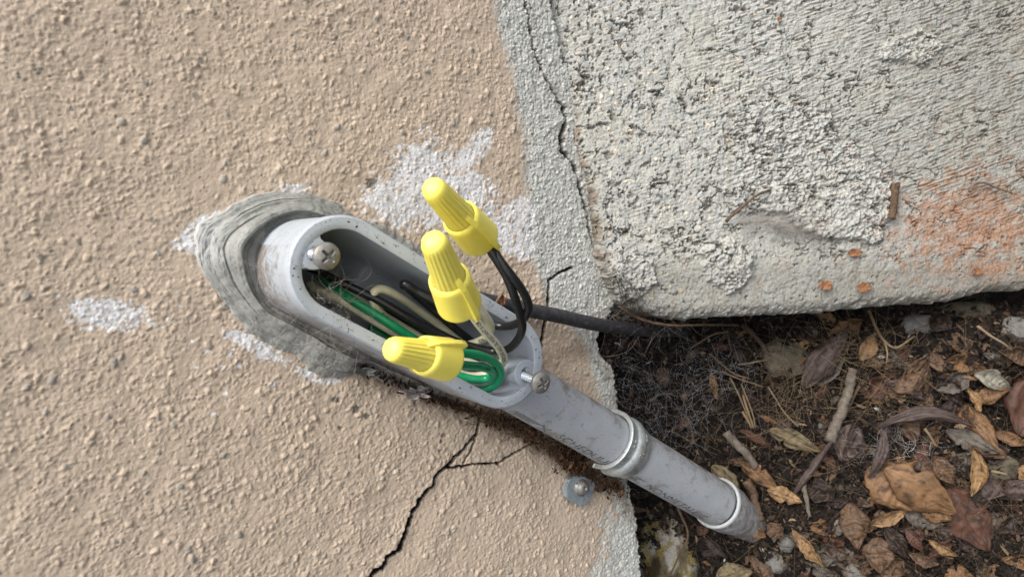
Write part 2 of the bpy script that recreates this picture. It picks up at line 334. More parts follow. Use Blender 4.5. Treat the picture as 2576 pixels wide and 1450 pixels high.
    for (a,b2,r) in [(z(9,760,190)+(11,)),(z(9,610,120)+(9,)),(z(9,640,330)+(6,)),(z(9,840,240)+(7,)),(z(9,1415,385)+(6,)),(z(9,1385,500)+(4,)),(935,462,14),(1110,1110,5),(905,1150,4),(1030,1465,5)]:
        pit=np.maximum(pit,sstep(.25,-.2,np.hypot(px-a,(py-b2)*1.2)/r-1+.5*nf))
    h-=pit*(1.0+.6*nf)
    # rim of the wall breaks off
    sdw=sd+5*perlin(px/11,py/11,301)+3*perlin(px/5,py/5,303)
    edge=sstep(-6,3,sdw)*front*(~((px<1300)&(py<1440)))*(px<3000)*1.0
    drop=sstep(-1,9,sdw)*front
    h-=1.5*edge
    hh=h*.001*.70-.05*drop
    # beyond the surveyed part keep it plain
    tan=lin(179,162,143); gr=lin(182,182,175); wh=lin(212,212,212)
    t=paint_tint(tan[None,None]*(1+.05*fbm(x/25,y/25,401,3)+.025*nf)[...,None],gr,np.clip(grey,0,1))
    pc=h2(np.floor(qi*9999),np.floor(qi*77),5)
    t=t*(1+ (grey*(pc-.5)*.38)[...,None])
    t=t*(1-(.93*white)[...,None])+wh*(.93*white*(.82+.3*h2(np.floor(x*2),np.floor(y*2),3)))[...,None]
    sg=lin(118,122,120)[None,None]*(1+.5*(i3-.9))[...,None]
    sm=(stone*(1-white)*(grey<.5)*.6)[...,None]; t=t*(1-sm)+sg*sm
    t=t*(1-(pit*.75)[...,None])+lin(105,102,96)*(pit*.75)[...,None]
    # dirt next to the fittings and along the cracks; hollows get painted-in shade
    dd,_=polydist(px,py,[(870,905),(1000,965),(1180,1040),(1300,1075),(1420,1150),(1560,1215)])
    dirt=sstep(45,0,dd+22*nb)*.6
    dd2,_=polydist(px,py,[(1560,1230),(1600,1300)]); dirt=np.maximum(dirt,sstep(40,0,dd2+20*nb)*.5)
    dd3,_=polydist(px,py,[(1380,900),(1470,880),(1545,940),(1560,1040)]); dirt=np.maximum(dirt,sstep(30,0,dd3+20*nb)*.35)
    dirt=np.maximum(dirt,jd*.45); dirt=dirt+ .35*sstep(.25,.6,fbm(x/3,y/3,411,3))*sstep(.3,-.4,h)*(grey+.25)  # joint dirt, then shade of the hollows put into the colour for contrast
    dirt=np.clip(dirt,0,1)
    t=t*(1-dirt[...,None])+lin(88,70,52)*dirt[...,None]
    t=t*(1-crack[...,None])+lin(14,13,12)*crack[...,None]
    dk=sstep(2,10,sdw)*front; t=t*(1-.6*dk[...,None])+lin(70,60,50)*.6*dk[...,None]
    Pw=wall.pt(u,v,hh)
    V=Pw.reshape(-1,3);F=faces(*u.shape,keep)
    V,F,A=compact(V,F,{'tint':t.reshape(-1,3)})
    o=obj('stucco_wall',V,F,M['stucco'],origin=(0,0,.25),attrs=A); tag(o,'tan painted stucco wall with a rough sandy texture, white patches and long dark cracks','wall'); return o
build_wall()
# --- concrete
cn=R@nz((.12,-.06,.99)); conc=Sheet(CAM+ray(1400,250)*.345,cn,cx_)
LA=z(8,-60,480,150,475,330,480,400,500,415,600,440,650,600,690,690,800,695,900,690,1000,660,1060,650,1120,600,1140,480,1125,400,1130,330,1110,250,1070,210,1010,100,1000,-60,1000)
LB=z(7,1010,1180,1060,1130,1140,1120,1190,1150,1250,1200,1240,1300,1190,1370,1140,1385,1090,1350,1020,1290)
LC=z(8,620,250,680,200,760,165,850,150,920,200,935,240,870,290,835,320,790,300,720,290,640,290)
LD=z(7,540,1330,600,1220,700,1190,780,1240,790,1330,740,1400,640,1440,560,1420)
def build_concrete():
    u,v=grid(conc,[(1290,-60),(2640,-60),(1290,880),(2640,880)],.00042,.5)
    P=conc.pt(u,v,np.zeros_like(u)); px,py=proj(P); front=((P-CAM)@R)[...,2]<-.02
    sd=sdist(px,py,CEDGE); keep=(sd<22)&front
    x=u*1000;y=v*1000
    nb=fbm(px/30,py/30,501,4);nf=fbm(px/8,py/8,503,3)
    x_=x+.4*perlin(x/1.5,y/1.5,505);y_=y+.4*perlin(x/1.5,y/1.5,507);g1,i1=domes(x_/1.45,y_/1.45,511,.6,.25,.65);g2,i2=domes(x_/.95,y_/.95,521,.7);g3,i3=domes(x/3.1,y/3.1,531,.3,.15,.42)
    peb=sstep(230,60,np.abs(px-np.interp(py,[0,300,500,700],[1520,1560,1620,1600]))+60*nb)*sstep(900,700,py)
    peb2=sstep(170,90,np.hypot(px-1830,(py-330)*.9)+50*nb); peb3=sstep(130,60,np.hypot(px-1900,py-20)+40*nb); peb=np.maximum(peb,np.maximum(peb2,peb3))
    ang=math.radians(19);xr=x*math.cos(ang)+y*math.sin(ang);yr=-x*math.sin(ang)+y*math.cos(ang)
    stk=sstep(1650,1950,px)*sstep(520,420,py-.1*(px-1900)) 
    streak=(fbm(xr/9,yr/.9,541,4)); streak2=fbm(xr/4,yr/1.3,545,3)
    lump=np.zeros_like(px)
    for L_ in (LA,LB,LC,LD): lump=np.maximum(lump,sstep(5,-7,sdist(px,py,L_)+10*nb+7*nf))
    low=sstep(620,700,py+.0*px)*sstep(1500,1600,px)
    pr=peb*(1-lump)
    h=.42*g1*(.25+pr)+.22*g2*(.5+.5*pr)+.75*g3*pr+.75*fbm(x/7,y/7,551,5)*(1-.3*low)+.22*fbm(x/1.6,y/1.6,561,3)
    h+=stk*(.45*streak+.22*streak2)*(.5+sstep(-.4,.4,nb))+.25*streak*(1-low)
    ro=.55*fbm(x/1.5,y/1.5,571,4)+.6*fbm(x/5,y/5,573,3); l1,li=domes(x/1.5,y/1.5,575,.9)
    h+=lump*(2.6+1.7*ro+.9*fbm(x/7,y/7,577,3)+.25*l1+.25*g2)
    crv=sstep(.93,.985,1-np.abs(fbm(x/13+.3*nb,y/13,581,5)))*sstep(-.15,.25,fbm(x/20,y/20,583,2)+.35*lump)*(1-low*(1-lump))
    pits=sstep(.34,.66,fbm(x/2.1,y/2.1,591,5))*(.35+.65*sstep(-.1,.5,fbm(x/16,y/16,597,2)+.3*np.maximum(peb,lump))); h-=1.3*pits
    big=sstep(.42,.7,fbm(x/5,y/5,593,3))*np.maximum(peb,lump)*(1-low); h-=1.6*big; h-=1.9*crv
    sdw=sd+6*perlin(px/16,py/16,601)+3.5*perlin(px/6,py/6,603)
    lower=sstep(640,760,py)*sstep(1480,1560,px)
    rnd=np.clip((sdw+45)/45,0,1.3)
    h-=lower*9*rnd**2.2
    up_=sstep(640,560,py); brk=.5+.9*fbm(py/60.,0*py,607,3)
    h-=(1-lower)*up_*(1.6*sstep(-30,0,sdw)+2*big*sstep(-80,-10,sdw))
    h-=sstep(-6,9,sdw)*(60*lower+(1-lower)*7)
    h+=(1-lower)*(.9*up_*np.clip(brk,0,1.5)+1.6*(1-up_))*sstep(40,160,py)*0+ (1-lower)*1.2
    # rust
    rx=sstep(0,1,((px-2180)/260)+(.0))*sstep(300,420,py)*sstep(760,640,py)
    c=np.maximum(np.exp(-(((px-2440-(520-py)*.2)/215)**2+((py-560)/150)**2)*1.0),.75*np.exp(-(((px-2500)/170)**2+((py-660)/70)**2)))
    rust=sstep(.27,.85,c*.85+.25*nf+.40*nb+.34*fbm(x/1.6,y/1.6,611,4))
    sp,spi=domes(x/4.2,y/4.2,621,.16,.08,.24); rust=np.maximum(rust,(sp>.05)*sstep(1700,2300,px)*.8)
    base=lin(158,158,152)[None,None]*(1+.16*nb+.08*nf)[...,None]
    warm=sstep(-.2,.5,fbm(x/30,y/30,631,2))[...,None]; base=base*(1-.18*warm)+lin(168,160,142)*.18*warm
    base=base*(1-.25*lump[...,None])+lin(176,175,170)*.25*lump[...,None]
    rc=h2(np.floor(i1*9999),np.floor(i1*777),5); rc2=h2(np.floor(i3*9999),np.floor(i3*777),6)
    t=base.copy()
    mm=((g1>.25)*(.3+.7*pr))[...,None]; colp=np.where((rc>.9)[...,None],lin(190,176,152),np.where((rc<.06)[...,None],lin(96,100,104),base*(.88+.24*rc)[...,None])); t=t*(1-mm)+colp*mm
    mm=((g3>.12)*pr*(rc2<.6))[...,None]; colp=np.where((rc2>.42)[...,None],lin(208,190,165),np.where((rc2<.07)[...,None],lin(95,98,105),lin(182,178,165)+0*base)); t=t*(1-mm)+colp*mm
    t=t*(1-.7*pits[...,None])+lin(74,66,57)*.7*pits[...,None]
    t=t*(1-(.45*big)[...,None])+lin(98,88,76)*(.45*big)[...,None]
    t=t*(1-(.75*crv)[...,None])+lin(62,54,46)*(.75*crv)[...,None]
    sp2=(sstep(.42,.55,fbm(x/1.1,y/1.1,585,2))*sstep(.05,.3,nb+.3*nf+.0003*(px-1700)))[...,None]*.5; t=t*(1-sp2)+lin(96,70,54)*sp2
    sdk=(stk*sstep(.25,.7,-streak))[...,None]*.35; t=t*(1-sdk)+lin(110,104,94)*sdk
    dk=(low*.42+sstep(1900,2575,px)*.48)[...,None]; dk=np.clip(dk*(1+.6*nb[...,None]),0,.6)*(1-.6*lump[...,None]); t=t*(1-dk)+lin(104,99,88)*dk  # lower band browner; falloff to the right is shading painted into the colour
    rc3=(.6+.9*h2(np.floor(x*1.5),np.floor(y*1.5),9))[...,None]; t=t*(1-rust[...,None]*.60)+lin(138,92,60)*rc3*rust[...,None]*.60
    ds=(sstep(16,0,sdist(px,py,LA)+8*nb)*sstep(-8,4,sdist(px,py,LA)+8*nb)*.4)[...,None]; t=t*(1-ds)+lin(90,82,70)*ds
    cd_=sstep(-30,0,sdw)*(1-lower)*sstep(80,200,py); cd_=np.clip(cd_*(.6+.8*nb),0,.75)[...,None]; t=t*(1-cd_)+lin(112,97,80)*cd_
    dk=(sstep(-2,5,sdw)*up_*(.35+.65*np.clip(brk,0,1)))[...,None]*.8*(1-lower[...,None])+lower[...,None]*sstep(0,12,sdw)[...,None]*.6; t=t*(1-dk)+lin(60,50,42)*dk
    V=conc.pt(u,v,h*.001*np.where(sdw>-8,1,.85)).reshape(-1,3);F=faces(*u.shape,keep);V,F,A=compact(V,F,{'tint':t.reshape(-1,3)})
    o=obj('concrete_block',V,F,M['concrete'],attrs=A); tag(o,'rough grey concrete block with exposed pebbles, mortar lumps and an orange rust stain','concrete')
build_concrete()
# --- soil
gn=R@nz((-.25,.15,.95)); soil=Sheet(CAM+ray(1560,1080)*.445,gn,cx_)
def soil_h(u,v):
    x=u*1000;y=v*1000; P=soil.pt(u,v,np.zeros_like(u)); px,py=proj(P)
    near=sstep(.6,.3,np.hypot(u,v))
    h=7*fbm(x/34,y/34,701,3)+4.2*fbm(x/9,y/9,711,4)+1.2*domes(x/3,y/3,721,.7)[0]
    h-=10*np.exp(-((px-1640)/110.)**2)*sstep(780,850,py)*sstep(1200,1050,py)
    h-=9*np.exp(-(((py-np.interp(px,[1500,2100,2575],[820,800,745]))/42.)**2))*(px>1500)
    return (h*near)*.001
def soilpt(px,py,off=0.):
    P=soil.hit(np.asarray(px,float),np.asarray(py,float)); 
    for _ in range(2):
        u,v=soil.uv(P); P=soil.hit(px,py,soil_h(u,v)+off)
    return P
def build_soil():
    u,v=grid(soil,[(1420,640),(2660,620),(1420,1530),(2660,1530)],.0007,.35)
    V=soil.pt(u,v,soil_h(u,v)); P=V.reshape(-1,3)
    keep=(V[...,1]<.25)
    F=faces(*u.shape,keep); V,F,A=compact(P,F,{})
    o=obj('soil',V,F,M['soil']); o['kind']='structure'
    g=obj('ground',[(-60,-60,-.45),(60,-60,-.45),(60,.6,-.45),(-60,.6,-.45)],[(0,1,2,3)],M['soil'],smooth=False); g['kind']='structure'
build_soil()
# ------------------------------------------------------------------ caulk around the conduit body
CX,RB,ZT0,ZB0,HR=-.0394,.0188,.3424,.2662,.045
def stad(r,n=240,z0=ZB0,z1=ZT0,cx=CX):           # stadium outline in the wall plane, starting at the top apex, symmetric
    L=z1-z0; per=2*L+2*math.pi*r; out=[]
    for k in range(n):
        s=(k/n)*per
        if s<math.pi*r/2: a=s/r; out.append((cx+r*math.sin(a),z1+r*math.cos(a)))
        elif s<math.pi*r/2+L: out.append((cx+r,z1-(s-math.pi*r/2)))
        elif s<math.pi*1.5*r+L: a=(s-math.pi*r/2-L)/r; out.append((cx+r*math.cos(a),z0-r*math.sin(a)))
        elif s<math.pi*1.5*r+2*L: out.append((cx-r,z0+(s-math.pi*1.5*r-L)))
        else: a=(s-math.pi*1.5*r-2*L)/r; out.append((cx-r*math.cos(a),z1+r*math.sin(a)))
    return np.array(out)
def build_caulk():
    outl=z(1,160,470,230,400,330,330,430,270,520,225,640,190,760,165,900,150,1000,175,1100,215,1200,270,1300,330)+[(950,560),(1030,600),(1075,650),(1090,700)]+[(1120,760),(1150,830),(1180,900),(1150,990),(1080,985)]+z(1,1600,1400,1400,1330,1270,1270,1240,1320,1200,1340,1080,1330,960,1290,920,1200,820,1165,700,1110,600,1040,520,940,500,890,420,830,360,740,320,640,310,570,230,530)
    Q=np.array([at(a,b,0) for a,b in outl])[:,[0,2]]
    cxy=np.array([CX,.305])
    # march from the body outline to the traced outline, along rays from the body's spine
    N=640; ang=np.linspace(0,2*np.pi,N,endpoint=False)
    inner=stad(RB-.0012,N)
    spine=np.stack([np.full(N,CX),np.clip(inner[:,1],ZB0,ZT0)],1)
    dirn=inner-spine; dirn/=np.linalg.norm(dirn,axis=1)[:,None]
    outd=np.zeros(N)
    for i in range(N):
        o=spine[i];d=dirn[i];best=.021
        for k in range(len(Q)):
            a=Q[k];b=Q[(k+1)%len(Q)];e=b-a;den=d[0]*e[1]-d[1]*e[0]
            if abs(den)<1e-12: continue
            t=((a[0]-o[0])*e[1]-(a[1]-o[1])*e[0])/den;s=((a[0]-o[0])*d[1]-(a[1]-o[1])*d[0])/den
            if t>0 and 0<=s<=1: best=max(best,t)
        outd[i]=best
    k=np.hanning(33);k/=k.sum(); outd=np.convolve(np.concatenate([outd[-16:],outd,outd[:16]]),k,'valid')
    ri=np.linalg.norm(inner-spine,axis=1); Mr=110; T=np.linspace(0,1,Mr)[None]; a=np.arange(N)[:,None]/N*2*np.pi
    A=np.cos(a)*6+0*T;Bq=np.sin(a)*6+0*T
    ow=(.0016*perlin(A[:,0]*2,Bq[:,0]*2,3)+.0006*perlin(A[:,0]*6,Bq[:,0]*6,4))*(outd>.022)
    wdt=np.maximum(outd-ri,.001)[:,None]; rr=ri[:,None]+wdt*(1-T)+ow[:,None]*(1-T)**5   # T=0 outer, T=1 inner
    w_=np.clip(wdt/.016,.15,1.3)
    wob=.03*perlin(A*.5,Bq*.5+0*T,7)+.09*perlin(A*.3,Bq*.3,8)
    tt=T+wob*np.sin(np.pi*T)
    prof=np.interp(tt,[0,.03,.12,.2,.26,.40,.47,.56,.66,.72,.80,.90,1.],[-1.2,.5,1.2,1.6,2.5,3.4,4.2,6.0,6.6,4.6,2.9,3.4,4.2])
    hh=prof*w_+ .35*perlin(tt*6,perlin(A*.25,Bq*.25,9)*2,19)*2*np.sin(np.pi*np.clip(T,0,1))*w_*(.5+.5*perlin(A*.5+3,Bq*.5,19))
    # folds: thin creases that run with the bead
    for f,(c,wd_,dp,s) in enumerate([(.24,.014,.9,1),(.47,.022,1.4,3),(.71,.03,1.8,5)]):
        cc=c+.07*perlin(A*.25,Bq*.25,30+s)+.012*perlin(A*.8,Bq*.8,40+s); on=sstep(-.15,.2,perlin(A*.35+9,Bq*.35,50+s))
        hh-=dp*on*np.exp(-((T-cc)/wd_)**2)*w_; hh+=.45*on*sstep(-.05,0,T-cc)*sstep(.12,0,T-cc)*w_
    px_,pz_=spine[:,None,0]+dirn[:,None,0]*rr,spine[:,None,1]+dirn[:,None,1]*rr
    X=px_*1000;Yy=pz_*1000
    top=sstep(.352,.360,pz_)*sstep(CX-.012,CX-.002,px_)    # deep hollow over the upper end
    hh-=2.6*top*sstep(.62,.75,T)*sstep(1.02,.9,T)
    hh+=.45*fbm(X/7,Yy/7,801,3)+.05*fbm(X/1.1,Yy/1.1,811,3)
    # crackle
    e=1-np.abs(fbm(X/3.4+.5*perlin(X/2,Yy/2,825),Yy/3.4,821,2)); e2=1-np.abs(fbm(X/1.3+9,Yy/1.3,823,2)); cr=np.maximum(sstep(.93,.985,e)*.55,sstep(.95,.99,e2)*.35)
    pxx,pyy=proj(np.stack([px_,0*px_,pz_],-1)); tip=sstep(600,500,pxx)*sstep(720,640,pyy)
    hh-=cr*(.35+.5*tip)
    t=lin(138,138,132)[None,None]*(1+.16*fbm(X/7,Yy/7,831,3)+.05*fbm(A*.6+0*T,T*12+Bq*.3,833,3))[...,None]
    streak=sstep(.1,.6,fbm(A*1.2+0*T,T*16+Bq*.4,841,3)); t=t*(1-.10*streak[...,None])
    t=t*(1-.6*cr[...,None])+lin(52,48,42)*.6*cr[...,None]
    t=t*(1-.55*tip[...,None])+lin(178,178,174)*.55*tip[...,None]
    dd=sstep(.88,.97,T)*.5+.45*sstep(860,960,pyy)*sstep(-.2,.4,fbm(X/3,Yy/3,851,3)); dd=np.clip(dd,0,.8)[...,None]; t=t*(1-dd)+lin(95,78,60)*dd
    ed=(sstep(.05,0,T)*.6)[...,None]; t=t*(1-ed)+lin(180,176,170)*ed
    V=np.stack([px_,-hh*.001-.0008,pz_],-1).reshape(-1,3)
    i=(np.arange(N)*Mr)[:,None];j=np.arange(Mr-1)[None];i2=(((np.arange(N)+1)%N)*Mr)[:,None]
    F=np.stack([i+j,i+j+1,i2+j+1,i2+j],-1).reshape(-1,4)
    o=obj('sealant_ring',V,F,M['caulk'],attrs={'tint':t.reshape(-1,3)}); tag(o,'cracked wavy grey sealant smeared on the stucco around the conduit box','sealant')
build_caulk()
# ------------------------------------------------------------------ conduit body
def loopmesh(loops):                              # stitched closed loops of equal length
    n=len(loops[0]); V=np.concatenate(loops); F=[]
    for k in range(len(loops)-1):
        for j in range(n): F.append((k*n+j,k*n+(j+1)%n,(k+1)*n+(j+1)%n,(k+1)*n+j))
    return V,F
def W3(q,h): return np.stack([q[:,0],-np.broadcast_to(h,len(q)),q[:,1]],1)
body=empty('conduit_box',(CX,0,.30),'open light grey plastic conduit box on the wall, filled with loose wires','conduit box')
NB=300; wt=.0047
ex=[W3(stad(RB+.0004,NB),.0005),W3(stad(RB+.0003,NB),.006),W3(stad(RB+.0002,NB),.012)]
ex+=[W3(stad(RB+.0001*math.sin(k),NB),.012+k*.004) for k in range(1,8)]
ex+=[W3(stad(RB,NB),HR-.0009),W3(stad(RB-.00025,NB),HR-.0003),W3(stad(RB-.0008,NB),HR)]
V,F=loopmesh(ex); hgt=-V[:,1]
side=np.where(V[:,0]<CX,1.,.35)
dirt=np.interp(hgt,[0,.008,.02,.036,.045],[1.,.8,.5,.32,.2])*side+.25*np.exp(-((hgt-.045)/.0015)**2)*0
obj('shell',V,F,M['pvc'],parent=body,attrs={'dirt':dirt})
ri=[W3(stad(RB-.0008,NB),HR),W3(stad(RB-.0022,NB),HR+.00003),W3(stad(RB-wt+.0003,NB),HR),W3(stad(RB-wt,NB),HR-.0003)]
V,F=loopmesh(ri); rm=obj('rim',V,F,M['pvc'],parent=body,attrs={'dirt':.08+.1*rng.random(len(V))}); 
# inside: walls and floor; the floor drops into the wall at the top end
Lp=[]
for k,(f,off) in enumerate([(0,0),(.1,.0),(.3,.0002),(.55,.0004),(.8,.0008),(.93,.0016),(1,.0038)]):
    q=stad(RB-wt-off,NB); fl=np.interp(q[:,1],[.300,.322,.336],[.006,.003,-.030]); Lp.append(W3(q,(HR-.0003)*(1-f)+fl*f))
V,F=loopmesh(Lp); b0=(len(Lp)-1)*NB
for j in range(1,NB//2): 
    F.append((b0+j,b0+j+1,b0+(NB-j-1),b0+(NB-j))) if j+1!=NB-j-1 else F.append((b0+j,b0+j+1,b0+NB-j))
F.append((b0,b0+1,b0+NB-1))
F=[f[::-1] for f in F]
obj('interior',V,F,M['pvc_in'],parent=body)
def boss(zc,top):
    cx=CX; parts=[]
    r=.0054; a=np.linspace(0,2*np.pi,48,endpoint=False); L=[]
    for rr,h in ((r+.0006,.004),(r,HR-.0004),(r-.0003,HR-.00012),(.0026,HR-.00012),(.0024,HR-.0005),(.0019,HR-.0010),(.0012,HR-.0016)):
        L.append(np.stack([cx+rr*np.cos(a),np.full(48,-h),zc+rr*np.sin(a)],1))
    V,F=loopmesh(L)
    s=1 if top else -1    # web joining the boss to the end wall
    e=RB+ (ZT0 if top else -ZB0)
    zw=(ZT0+RB-wt*.9) if top else (ZB0-RB+wt*.9); hw=.0053; hb=HR-.0003
    w=[(-hw,zc),(hw,zc),(hw*1.25,(zc+zw)/2),(hw*1.6,zw),(-hw*1.6,zw),(-hw*1.25,(zc+zw)/2)]
    Vw=[(cx+p[0],-h,p[1]) for h in (.004,hb) for p in w]; m=len(w)
    Fw=[tuple(m+k for k in range(m))]+[(k,(k+1)%m,m+(k+1)%m,m+k) for k in range(m)]
    return weld([(V,F),(Vw,Fw)])
ZS1,ZS2=.3538,.2548
for zc,tp in ((ZS1,True),(ZS2,False)):
    V,F=boss(zc,tp); bo=obj('screw_post',V,F,M['pvc'],parent=body,smooth=False,attrs={'dirt':np.full(len(V),.02)})
def screw(base,ax,out,name_label,rot,hr=.0045):
    # cut phillips screw: head with a cross recess, threaded shank
    N=72; rings=[];rad=list(np.linspace(0,1,26));V=[];F=[]
    for k,t in enumerate(rad):
        for j in range(N):
            a=2*np.pi*j/N;x=t*hr*math.cos(a);y=t*hr*math.sin(a);hz=.0026*math.sqrt(max(0,1-(t*.93)**2))-.0009
            d=min(abs(x),abs(y));L=max(abs(x),abs(y)); c=max(0,min(1,(.00065*(1-.35*L/.0026)-d)/.00018))*max(0,min(1,(.0026-L)/.0004)); hz-=.0019*c*(1-.5*L/.0026)
            V.append((x,y,hz))
    for k in range(25):
        for j in range(N): F.append((k*N+j,k*N+(j+1)%N,(k+1)*N+(j+1)%N,(k+1)*N+j))
    b=len(V)
    for (q,hz) in ((1.0,-.0011),(.93,-.0014),(.3,-.0014)):
        for j in range(N): a=2*np.pi*j/N; V.append((q*hr*math.cos(a),q*hr*math.sin(a),hz))
    for k in range(3):
        s0=(25*N) if k==0 else b+(k-1)*N
        for j in range(N): F.append((s0+j,s0+(j+1)%N,b+k*N+(j+1)%N,b+k*N+j))
    top=np.array(base)+nz(ax)*out
    h=obj('screw',place(np.array(V),top,ax,rot),F,M['zincold'],parent=body); h['label']=name_label
    # helical thread
    ns=40; L=out+.004; nt_=int(L/.00012); V=[];F=[]
    for k in range(nt_):
        zz=-.0014-k*L/nt_
        for j in range(ns):
            a=2*np.pi*j/ns; ph=((-zz/.00135)+j/ns)%1; r=.00150+.00062*max(0,1-abs(ph-.5)/.22)
            V.append((r*math.cos(a),r*math.sin(a),zz))
    for k in range(nt_-1):
        for j in range(ns): F.append((k*ns+j,k*ns+(j+1)%ns,(k+1)*ns+(j+1)%ns,(k+1)*ns+j))
    obj('threaded_shank',place(np.array(V),top,ax,rot),F,M['zinc'],parent=h)
def aim(bx,bz,px,py,out):                         # axis so that the head shows at the pixel
    b=np.array([bx,-(HR-.001),bz]); best=None
    for hh in np.linspace(HR+.004,HR+.02,60):
        t=at(px,py,hh); d=np.linalg.norm(t-b)
        if best is None or abs(d-out)<best[0]: best=(abs(d-out),t)
    return b,nz(best[1]-b)
b,a=aim(CX-.0003,ZS1+.0003,*z(2,322,272),.0142); screw(b,a,.0142,'dull screw with cross slot at the upper end of the box',(.3,0,1),.0044)
b,a=aim(CX-.0012,ZS2-.0001,*z(2,1838,1168),.0122); screw(b,a,.0122,'shinier screw backed out at the lower end of the box',(.7,0,1),.0044)
# ------------------------------------------------------------------ text helper
def text_mesh(s,size,sub=.0008,shear=0.,offset=0.):
    cu=bpy.data.curves.new('t','FONT'); cu.body=s; cu.size=size; cu.resolution_u=3; cu.shear=shear; cu.offset=offset
    o=bpy.data.objects.new('t',cu); C.objects.link(o); dg=bpy.context.evaluated_depsgraph_get(); dg.update(); me=bpy.data.meshes.new_from_object(o.evaluated_get(dg))
    bm=bmesh.new(); bm.from_mesh(me); bmesh.ops.triangulate(bm,faces=bm.faces[:])
    for _ in range(4):
        E_=[e for e in bm.edges if e.calc_length()>sub]
        if not E_: break
        bmesh.ops.subdivide_edges(bm,edges=E_,cuts=1); bmesh.ops.triangulate(bm,faces=[f for f in bm.faces if len(f.verts)>3])
    V=np.array([v.co[:] for v in bm.verts]); F=[tuple(v.index for v in f.verts) for f in bm.faces]
    bm.free(); bpy.data.objects.remove(o); bpy.data.curves.remove(cu); bpy.data.meshes.remove(me); return V,F
def wrap(V,P,q,r,up,s0,ang0,flip=1,lift=.00005):  # text x -> along path, y -> around the tube
    T,N,B=frames(P,up); s=s0+flip*V[:,0]; y=V[:,1]*flip; 
    f=lambda A: np.stack([np.interp(s,q,A[:,k]) for k in range(3)],1)
    a=ang0-y/r; Nn=f(N);Bb=f(B); return f(P)+(r+lift)*(np.cos(a)[:,None]*Nn+np.sin(a)[:,None]*Bb)
# ------------------------------------------------------------------ conduit pipe, collar, strap
A0=at(1330,985,.0165); A1=at(1810,1268,.0165); ad=nz(A1-A0); RP=.0128
pipe=empty('conduit_pipe',A1,'scratched grey plastic conduit pipe running from the box down into the litter','pipe')
P=np.array([A0-ad*.012+ad*t for t in np.linspace(0,.200,90)])
ZP=np.linalg.norm(A1-A0)+.012
s_end=ZP-.004; P=np.array([A0-ad*.012+ad*t for t in np.linspace(0,s_end,120)])
V,F=tube(P,RP,64,True,(0,-1,0)); r_=V-np.repeat(P,64,0) if len(V)==len(P)*64 else None
side=(r_@np.cross(ad,(0,-1,0)))/RP; dirt=.18+.30*np.clip(-side*1.0,0,1)**2*1.6+.28*np.clip(side,0,1)**3+.12*sstep(.1,.2,np.repeat(np.linspace(0,s_end,120),64))
sidesign=proj(A0+np.cross(ad,(0,-1,0))*.01)
obj('pipe',V,F,M['pvc_pipe'],parent=pipe,attrs={'dirt':dirt})
q=np.linspace(0,s_end,120)
def angfor(px,py):                                # angle on the pipe whose surface shows at the pixel
    T,N,B=frames(P,(0,-1,0)); best=(1e9,)
    for k in range(0,120,2):
        for a in np.linspace(-np.pi,np.pi,181):
            w=P[k]+RP*(math.cos(a)*N[k]+math.sin(a)*B[k]); nn=math.cos(a)*N[k]+math.sin(a)*B[k]
            if nn@(CAM-w)<0: continue
            x,y=proj(w); d=(x-px)**2+(y-py)**2
            if d<best[0]: best=(d,q[k],a)
    return best[1:]
s0,a0=angfor(*z(16,790,745)); s1,a1=angfor(*z(16,1450,1090)); 
flip=1
V,F=text_mesh('SCHEDULE 40 PVC  NONMETALLIC',.0064,.0012); 
w=V[:,0].max(); k8=text_mesh('SCHEDUL',.0064,.5)[0][:,0].max(); V[:,0]*=(s1-s0)/k8
ta=a0; V=V[:, :]; keepF=[f for f in F if max(V[i,0] for i in f)+s0<s_end-.003]
Vt=wrap(V,P,q,RP,(0,-1,0),s0,a0,1,.00006)
# letters must stand upright as seen: baseline is on the lower left side
x0,y0=proj(wrap(np.array([[0.01,0,0]]),P,q,RP,(0,-1,0),s0,a0)[0]); x1,y1=proj(wrap(np.array([[.01,.003,0]]),P,q,RP,(0,-1,0),s0,a0)[0])
obj('printed_lettering',Vt,keepF,M['ink_worn'],parent=pipe)
# worn striped emblem near the box
s2,a2=angfor(*z(16,235,385)); EV=[];EF=[]
for row in range(4):
    for k in range(34-row*5):
        x=row*.0004+k*.00052+.0; y=-row*.0010; w_=.0003; hgt_=.0007; b_=len(EV); EV+=[(x,y,0),(x+w_,y,0),(x+w_+.0002,y+hgt_,0),(x+.0002,y+hgt_,0)]; EF.append((b_,b_+1,b_+2,b_+3))
for sgn in (1,-1):
    for k in range(14):
        x=.0165+k*.00042; y=-.0012+sgn*(k-7)*.00036; b_=len(EV); EV+=[(x,y-.0006,0),(x+.00026,y-.0006,0),(x+.00026,y+.0006,0),(x,y+.0006,0)]; EF.append((b_,b_+1,b_+2,b_+3))
obj('printed_emblem',wrap(np.array(EV),P,q,RP,(0,-1,0),s2,a2,1,.00005),EF,M['ink_worn'],parent=pipe)
